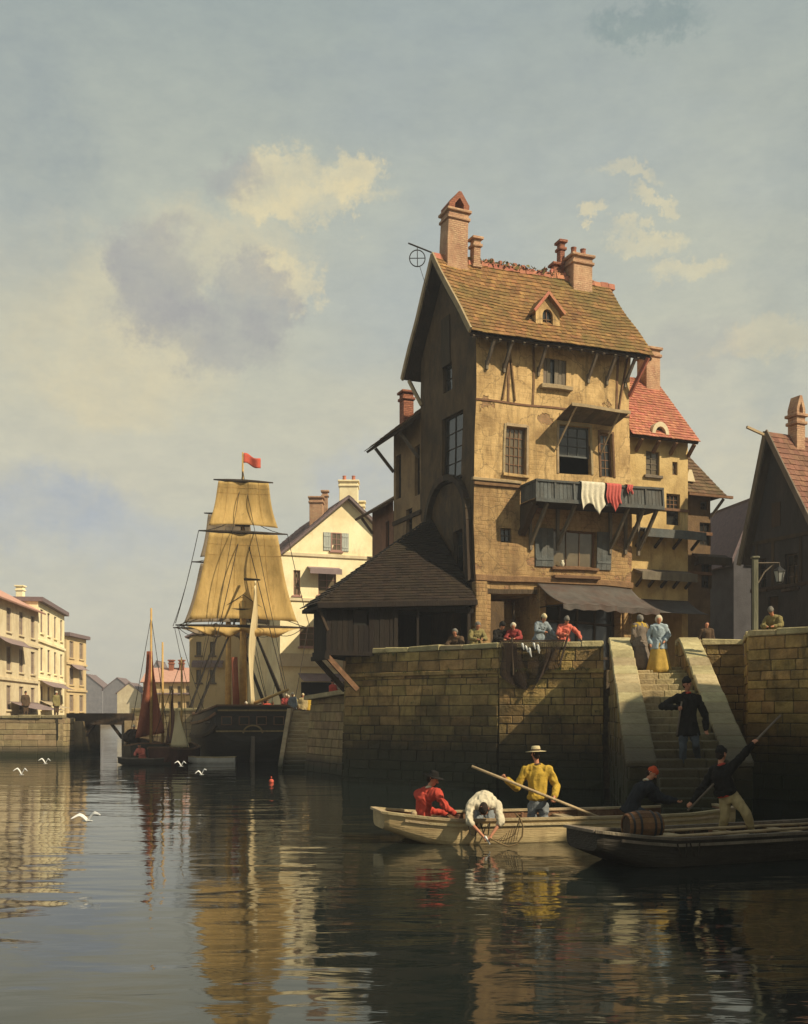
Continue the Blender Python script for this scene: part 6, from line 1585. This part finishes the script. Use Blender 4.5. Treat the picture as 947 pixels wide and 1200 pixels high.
m = MB(); p = on_wall(2.55, .22, 5.62); m.tube([p, on_wall(2.25, .32, 4.55)], .04, 6); m.tube([on_wall(.5, .2, 5.6), on_wall(.55, .26, 4.2)], .035, 6); m.build('net_stake', WOOD_D, nett)

# washing on the balcony
def washing(label, px0, px1, py1, m_, strips=1):
    u0, z = OF.uz(px0, 560); u1, _ = OF.uz(px1, 560); zb = OF.uz((px0 + px1) / 2, py1)[1]
    t = MB(H); top = bzt + .015
    def fn(u, v):
        w = u0 + (u1 - u0) * u; L_ = (top - zb + .38) * v * (1 - .30 * v * abs(math.sin(4.1 * u + .9 + px0)))
        if v < .12: return (w, -1.28 - .25 * v / .12, top + .03)
        l = L_ - (top - zb + .38) * .12
        return (w + .03 * math.sin(8 * v), -1.50 - .035 * math.sin(strips * 14 * u + 2) * min(1, v * 1.5) - .02, top + .012 - l)
    t.sheet(fn, 26, 14, .012); o = t.build('washing', m_, None, origin=H @ Vector((u0, -1.4, top)), smooth=True, warp=True); return tag(o, label, 'washing')
washing('long white washing hung over the balcony rail', 678, 705, 598, C_WASH, 2); washing('pink red garment hung over the balcony rail beside the white washing', 707, 724, 596, C_PINK, 2); washing('scrap of pink cloth at the right of the balcony rail', 731, 738, 572, C_PINK, 1)
jg = FR.uz(658, 665); q = H @ Vector((jg[0], -.02, r_lowwin[2] + .0)); m = MB(); m.lathe([(.05, 0), (.09, .08), (.1, .16), (.05, .24), (.06, .3), (.04, .3)], q, 12)
tag(m.build('jug', C_WASH, None, origin=q, smooth=True, warp=True), 'small pale jug on the sill of the shuttered window', 'jug')

# gulls
def gull(label, px, py, d, span, up, tilt=0.0):
    c = P(px, py, d); t = thing('gull', label, 'bird', c, 'gulls flying low over the canal')
    s = span
    b = MB(); b.lathe([*[(r_ * span * .75, z_ * span * .9) for r_, z_ in ((.005, -.27), (.03, -.2), (.055, -.06), (.05, .08), (.03, .17), (.033, .21), (.022, .26), (.005, .31))]], c, 10, (.85, -.5, .05)); bo = b.build('body', mat('white_feathers', (.80, .78, .72), (.68, .66, .6), 12, bump=.1), t, smooth=True)
    for sd in (-1, 1):
        w = MB(); 
        def fn(u, v, sd=sd): 
            x = s * .5 * u; z = up * s * (.30 * math.sin(min(1, u * 1.6) * math.pi * .5) - .16 * max(0, u - .5) * 1.5); ch = s * (.13 * (1 - u) ** .5 + .02)
            return c + Vector((sd * x * math.cos(tilt), (v - .35) * ch * .6 - .1 * u * u, z + sd * x * math.sin(tilt) + (v - .35) * ch * .8))
        w.sheet(fn, 10, 4, .012); w.build('wing', mat('grey_white_feathers', (.72, .71, .67), (.58, .57, .55), 12, bump=.1), t, smooth=True)
    return t
gull('largest nearest white gull skimming the water at the left', 102, 962, 20.0, .56, .8, .15)
gull('white gull with raised wings in front of the left quay wall', 25, 908, 34.0, .46, 1.5)
gull('white gull just under the left quay wall, above the other left gull', 53, 895, 40.0, .46, 1.4)
gull('small white gull near the bow of the red brown boat', 212, 898, 38.0, .42, 1.4)
gull('small white gull in front of the stern of the brig', 236, 908, 36.0, .42, 1.3, .3)
# ------------------------------------------------------------------ people in the punts
def W3(px, py, d, base):  # offset from base of a reference position
    return P(px, py, d) - Vector(base)
# seated man in red
B1 = Vector((P(503, 985, 23.4).x, 23.4, 0.0))
def pose(base, d, **k):
    """joints given as (px, py) or (px, py, dy)"""
    o = {}
    for n_, v in k.items():
        if n_ == 'face': o[n_] = v
        else: o[n_] = P(v[0], v[1], d + (v[2] if len(v) > 2 else 0)) - Vector(base)
    return o
person('seated fisherman in a red shirt and black brimmed hat in the cream punt', B1,
    pose(B1, 23.4, pelvis=(497, 962), waist=(496, 953, -.02), chest=(498, 938, -.04), neck=(503, 926, -.06), head=(507, 917, -.08), shL=(512, 932, -.24), shR=(491, 933, .2), elL=(521, 947, -.36), haL=(531, 955, -.25), elR=(505, 952, .25), haR=(522, 955, .15),
         hipL=(500, 963, -.1), hipR=(500, 963, .1), knL=(522, 962, -.12), knR=(522, 962, .12), anL=(527, 983, -.12), anR=(526, 983, .12), face=(.93, -.25, -.25)),
    scarf=C_WHITE, sc=1.05, top=C_RED, bottom=C_BROWN, hat='brim', hatm=C_BLACK, vox=.0125)
# man leaning right over the side, arms in the water
B2 = Vector((P(567, 988, 22.75).x, 22.75, 0.0))
person('fisherman in a white shirt bent over the punt side, arms down to the water', B2,
    pose(B2, 22.75, pelvis=(567, 950, .25), waist=(567, 941, .05), chest=(567, 938, -.28), neck=(567, 944, -.55), head=(567, 950, -.72), shL=(582, 946, -.5), shR=(552, 946, -.5), elL=(586, 964, -.78), haL=(575, 980, -.88), elR=(551, 964, -.78), haR=(566, 980, -.88),
         hipL=(573, 952, .27), hipR=(561, 952, .27), knL=(574, 972, -.05), knR=(560, 972, -.05), anL=(574, 974, .4), anR=(560, 974, .4), face=(.0, -.45, -.9)),
    belt=C_BROWN, sc=1.05, tuck=True, top=C_WHITE, bottom=C_DENIM, hat=None, cuff=.15, vox=.0125)
# standing man with the oar, back to us
B3 = Vector((P(629, 985, 23.75).x, 23.75, -.03))
person('standing man seen from behind in mustard shirt and straw hat, holding an oar', B3,
    pose(B3, 23.75, pelvis=(630, 944), waist=(630, 935), chest=(630, 917), neck=(629, 901), head=(628, 890, .03), shL=(617, 907, .04), shR=(642, 907, -.02), elL=(607, 927, .06), haL=(594, 916, -.85), elR=(651, 925, -.02), haR=(648, 938, -.5),
         hipL=(625, 946), hipR=(636, 946), knL=(623, 966, -.02), knR=(638, 966, .03), anL=(622, 983, .03), anR=(639, 983, 0), face=(-.25, .95, 0)),
    scarf=C_BROWN, belt=C_BROWN, sc=1.06, tuck=True, top=C_YEL, bottom=C_DENIM, hat='straw', hatm=C_STRAW, vox=.0125, cuff=.8)
# red cap, kneeling forward
B4 = Vector((P(750, 968, 24.3).x, 24.3, 0.0))
person('kneeling man in dark jacket and bright red cap reaching across to the other punt', B4,
    pose(B4, 24.3, pelvis=(741, 945), waist=(743, 938), chest=(751, 925, -.04), neck=(758, 915, -.06), head=(764, 907, -.08), shL=(764, 922, -.22), shR=(751, 921, .2), elL=(777, 935, -.3), haL=(793, 939, -.5), elR=(767, 936, .2), haR=(786, 940, .0),
         hipL=(744, 948, -.1), hipR=(740, 948, .1), knL=(759, 956, -.1), knR=(756, 957, .14), anL=(740, 964, -.12), anR=(736, 964, .12), face=(.85, -.5, -.1)),
    scarf=C_WHITE, sc=1.0, top=C_NAVY, bottom=C_DARKBLUE, hat='cap', hatm=C_CAP, vox=.0125)
# reaching man with the boat hook
B5 = Vector((P(858, 978, 21.25).x, 21.25, -.03))
person('man in black jacket and cream trousers leaning back with a raised boat hook', B5,
    pose(B5, 21.25, pelvis=(855, 936), waist=(850, 928), chest=(845, 913, -.02), neck=(845, 900, -.03), head=(846, 889, -.02), shL=(855, 905, -.1), shR=(836, 908, .1), elL=(869, 891, -.16), haL=(881, 877, -.2), elR=(826, 925, .12), haR=(812, 942, .08),
         hipL=(861, 938, -.06), hipR=(850, 939, .06), knL=(874, 955, -.22), knR=(850, 958, .02), anL=(881, 975, -.08), anR=(846, 976, .25), face=(.75, .6, .1)),
    scarf=C_RED, belt=C_RED, sc=1.04, tuck=True, top=C_BLACK, bottom=C_CREAM, hat='cap', hatm=C_BLACK, vox=.0125)
# landing net and fish at the hands of the leaning man
hd = P(572, 985, 21.85)
ld = thing('landing_net', 'hooped landing net hanging down over the side of the cream punt', 'net', hd)
m = MB(); pts = [P(x, y, 21.75) for x, y in ((574, 982), (585, 988), (596, 992), (606, 989), (612, 980), (613, 968), (609, 958), (604, 953))]
m.tube(pts, .018, 6); m.tube([P(578, 983, 21.8), P(590, 985, 21.8), P(602, 979, 21.8), P(608, 964, 21.8), P(609, 957, 21.8)], .013, 5); m.build('hoop', ROPEL, ld)
m = MB()
for i in range(9):
    a = P(578 + i * 3.4, 984 + 6 * math.sin(i / 8 * 3.1), 21.78); b = P(585 + i * 3.1, 984 - i * 2.7, 21.8); m.tube([a, b], .006, 3)
m.build('mesh', NETM, ld)
m = MB(); p = P(569, 981, 21.80); m.caps(p, P(574, 989, 21.78), .03, .012, 8)
tag(m.build('fish', mat('silver_fish', (.6, .6, .56)), None, origin=p, smooth=True), 'single silver fish held in the hands of the leaning man', 'fish')

# ------------------------------------------------------------------ on the stairs
yM_ = 27.3; zM = max(z for y_, z in prof if y_ <= yM_ + .74)
B6 = Vector((P(803, 905, 27.0).x, 27.0, P(803, 905, 27.0).z))
person('man in a dark jacket and cap coming down the stone stairs with a staff', B6,
    pose(B6, 27.0, pelvis=(806, 858), waist=(806, 850), chest=(806, 836), neck=(805, 823), head=(805, 814, -.04), shR=(794, 828), elR=(779, 837, -.05), haR=(795, 838, -.26), shL=(816, 829), elL=(823, 844), haL=(825, 861, -.1),
         hipR=(801, 860), hipL=(811, 860), knR=(801, 880, -.14), anR=(800, 902, 0), knL=(814, 876, -.2), anL=(816, 890, .25), face=(.2, -.95, -.2)),
    scarf=C_RED, sc=1.13, top=C_BLACK, bottom=C_DARKBLUE, hat='cap', hatm=C_BLACK, vox=.0145)
pole('staff', 'grey walking staff held by the man on the stairs', 'staff', P(799, 822, 26.7), P(793, 862, 26.7), .022, WOOD_G)
def stairz(y):
    z = prof[0][1]
    for yy, zz in prof:
        if y <= yy + .0: z = zz
    return z
bW = Vector((P(750, 785, 37.4).x, 37.4, 4.27)); person('woman seen from behind in a long taupe dress with a mustard shawl', bW, None, sc=1.1, yaw=R(195), top=C_MAUVE, skirt=C_MAUVE, hat='bonnet', hatm=C_GREY, shawl=C_YEL, vox=.02, hair=None)
bW = Vector((P(772, 790, 36.75).x, 36.75, 4.13)); person('woman in white bonnet, pale blue bodice and long ochre skirt atop the stairs', bW, dict(elL=(.29, .02, 1.18), haL=(.16, -.16, 1.0), elR=(-.29, .02, 1.18), haR=(-.26, -.1, .92)), sc=1.13, yaw=R(-8), top=C_LBLUE, skirt=C_SKIRT, hat='bonnet', hatm=C_WHITE, vox=.02, apron=None, hair=None)

# ------------------------------------------------------------------ people leaning on the quay parapet
LEAN = dict(chest=(0, -.12, 1.3), neck=(0, -.22, 1.46), head=(0, -.29, 1.6), shL=(.19, -.16, 1.4), shR=(-.19, -.16, 1.4), elL=(.3, -.3, 1.16), haL=(.12, -.5, 1.12), elR=(-.3, -.3, 1.16), haR=(-.12, -.5, 1.12))
def leaner(label, px, pyhead, d, top, hat, hatm, yaw=0, J=None, sc=1.12, floor=Q, grp='people leaning on the quay parapet'):
    x = P(px, 800, d).x; zt = P(px, pyhead, d).z; s = sc
    z0 = zt - 1.76 * s
    b = Vector((x, d, z0)); return person(label, b, J or LEAN, sc=s, yaw=R(yaw), top=top, bottom=C_BROWN, hat=hat, hatm=hatm, vox=.02, group=grp)
leaner('dim brown figure leaning on the parapet, leftmost of the row', 536, 737, 42.6, C_BROWN, 'bonnet', C_GREY, -20)
leaner('figure in an olive coat and grey bonnet, second from the left on the parapet', 557, 729, 42.0, C_OLIVE, 'bonnet', C_GREY, 15)
leaner('figure all in black leaning on the parapet', 583, 729, 41.3, C_BLACK, 'cap', C_BLACK, 30)
leaner('small figure in dark red with a white cap leaning on the parapet', 603, 730, 41.2, mat('cloth_dark_red', (.30, .05, .04), (.2, .03, .03), 9, bump=.3), 'bonnet', C_WHITE, -15, sc=1.0)
leaner('man in a faded blue smock and straw coloured cap leaning on the parapet', 632, 720, 41.0, C_BLUE, 'cap', C_STRAW, 25, dict(LEAN, elL=(.33, -.25, 1.15), haL=(.42, -.42, 1.0)))
leaner('man in a salmon red shirt and grey cap leaning on the parapet', 661, 723, 40.9, C_SALMON, 'cap', C_GREY, 10, dict(LEAN, elL=(.42, -.2, 1.22), haL=(.44, -.42, 1.02)))
q = P(908, 712, 36.0); person('figure in an olive coat leaning on the right hand wall beside the lamp', (q.x, q.y, q.z - 1.76 * 1.05), dict(LEAN, head=(-.02, -.33, 1.6)), sc=1.05, yaw=R(-35), top=C_OLIVE, bottom=C_BROWN, hat='cap', hatm=C_GREY, vox=.02)
q = P(828, 729, 40.2); person('dim figure in brown with a ruddy face behind the sunlit short wall', (q.x, q.y, q.z - 1.76), None, sc=1.0, top=C_BROWN, bottom=C_BROWN, hat=None, vox=.022)

# tiny people on the brig, the far quay and the small boats
def tiny(label, px, pyhead, d, top, hatm=None, group=None, sc=1.0, zfoot=None):
    q = P(px, pyhead, d); z0 = q.z - 1.76 * sc if zfoot is None else zfoot
    return person(label, (q.x, d, z0), dict(LEAN) if random.random() < .4 else None, sc=sc, yaw=R(random.uniform(-60, 60)), top=top, bottom=C_BROWN, hat='cap' if hatm else None, hatm=hatm, vox=.04, group=group)
G1 = 'people on the deck of the brig'
tiny('sailor in a white hat and pale shirt on the deck of the brig', 286, 822, 64.5, C_WHITE, C_WHITE, G1)
tiny('sailor in black near the boom of the brig', 304, 820, 65, C_BLACK, C_BLACK, G1)
tiny('sailor in bright red near the boom of the brig', 313, 820, 65, C_RED, C_BROWN, G1)
tiny('second sailor in salmon red at the right rail of the brig', 319, 822, 65.5, C_SALMON, C_BROWN, G1)
G2 = 'people on the far quay beside the brig'
tiny('figure in dark red waiting on the quay beside the brig', 333, 813, 66.0, mat('cloth_dark_red', (.3, .05, .04)), C_WHITE, G2)
tiny('figure in slate blue waiting on the quay at the head of the landing stairs', 343, 812, 64.0, C_DENIM, C_WHITE, G2)
tiny('figure in cream waiting on the quay at the head of the landing stairs', 355, 813, 65.0, C_CREAM, C_STRAW, G2)
tiny('figure in black with a white cap in the quay crowd beside the brig', 338, 815, 68.0, C_BLACK, C_WHITE, G2)
tiny('figure in olive with a straw hat in the quay crowd beside the brig', 349, 814, 67.0, C_OLIVE, C_STRAW, G2)
tiny('figure in mustard at the right of the quay crowd beside the brig', 361, 814, 66.5, C_YEL, C_BLACK, G2)
tiny('figure in red leaning over the brown sloping quay wall', 390, 797, 57.0, C_RED, C_BLACK, G2)
tiny('figure in white beside the one in red on the brown sloping quay wall', 399, 794, 57.5, C_WHITE, C_BLACK, G2)
tiny('boatman in orange red sitting in the small black rowing boat', 167, 871, 58.5, C_SALMON, None, None)
tiny('dark boatman stooping on the red sailed lugger', 157, 850, 61.8, C_BLACK, C_WHITE, None)
for i, (px, m_, lab) in enumerate(((30, C_BROWN, 'brown'), (66, C_OLIVE, 'olive'))):
    tiny('tiny figure in %s under the awnings of the left quay' % lab, px, 830, 71.5 + i * .3, m_, C_WHITE if i % 2 else C_BLACK, 'people on the left quay', zfoot=2.55)
0 and tiny('tiny dark figure crossing the timber bridge', 128, 814, 76, C_BLACK, C_BLACK, None, zfoot=2.62)
# ------------------------------------------------------------------ the damp harbour air
hz = MB(); hz.box(-260, 260, -60, 880, -1.6, 27)
ho = hz.build('haze', D.materials.new('harbour_haze'), None, origin=(0, 0, 0)); tag(ho, kind='stuff')
hm_ = ho.data.materials[0]; hm_.use_nodes = True; nt = hm_.node_tree; nt.nodes.remove(nt.nodes['Principled BSDF'])
pv = nt.nodes.new('ShaderNodeVolumePrincipled'); pv.inputs['Color'].default_value = (.74, .78, .86, 1); pv.inputs['Density'].default_value = .0008; pv.inputs['Anisotropy'].default_value = .1
nt.links.new(pv.outputs[0], nt.nodes['Material Output'].inputs['Volume'])
SC.cycles.volume_bounces = 0
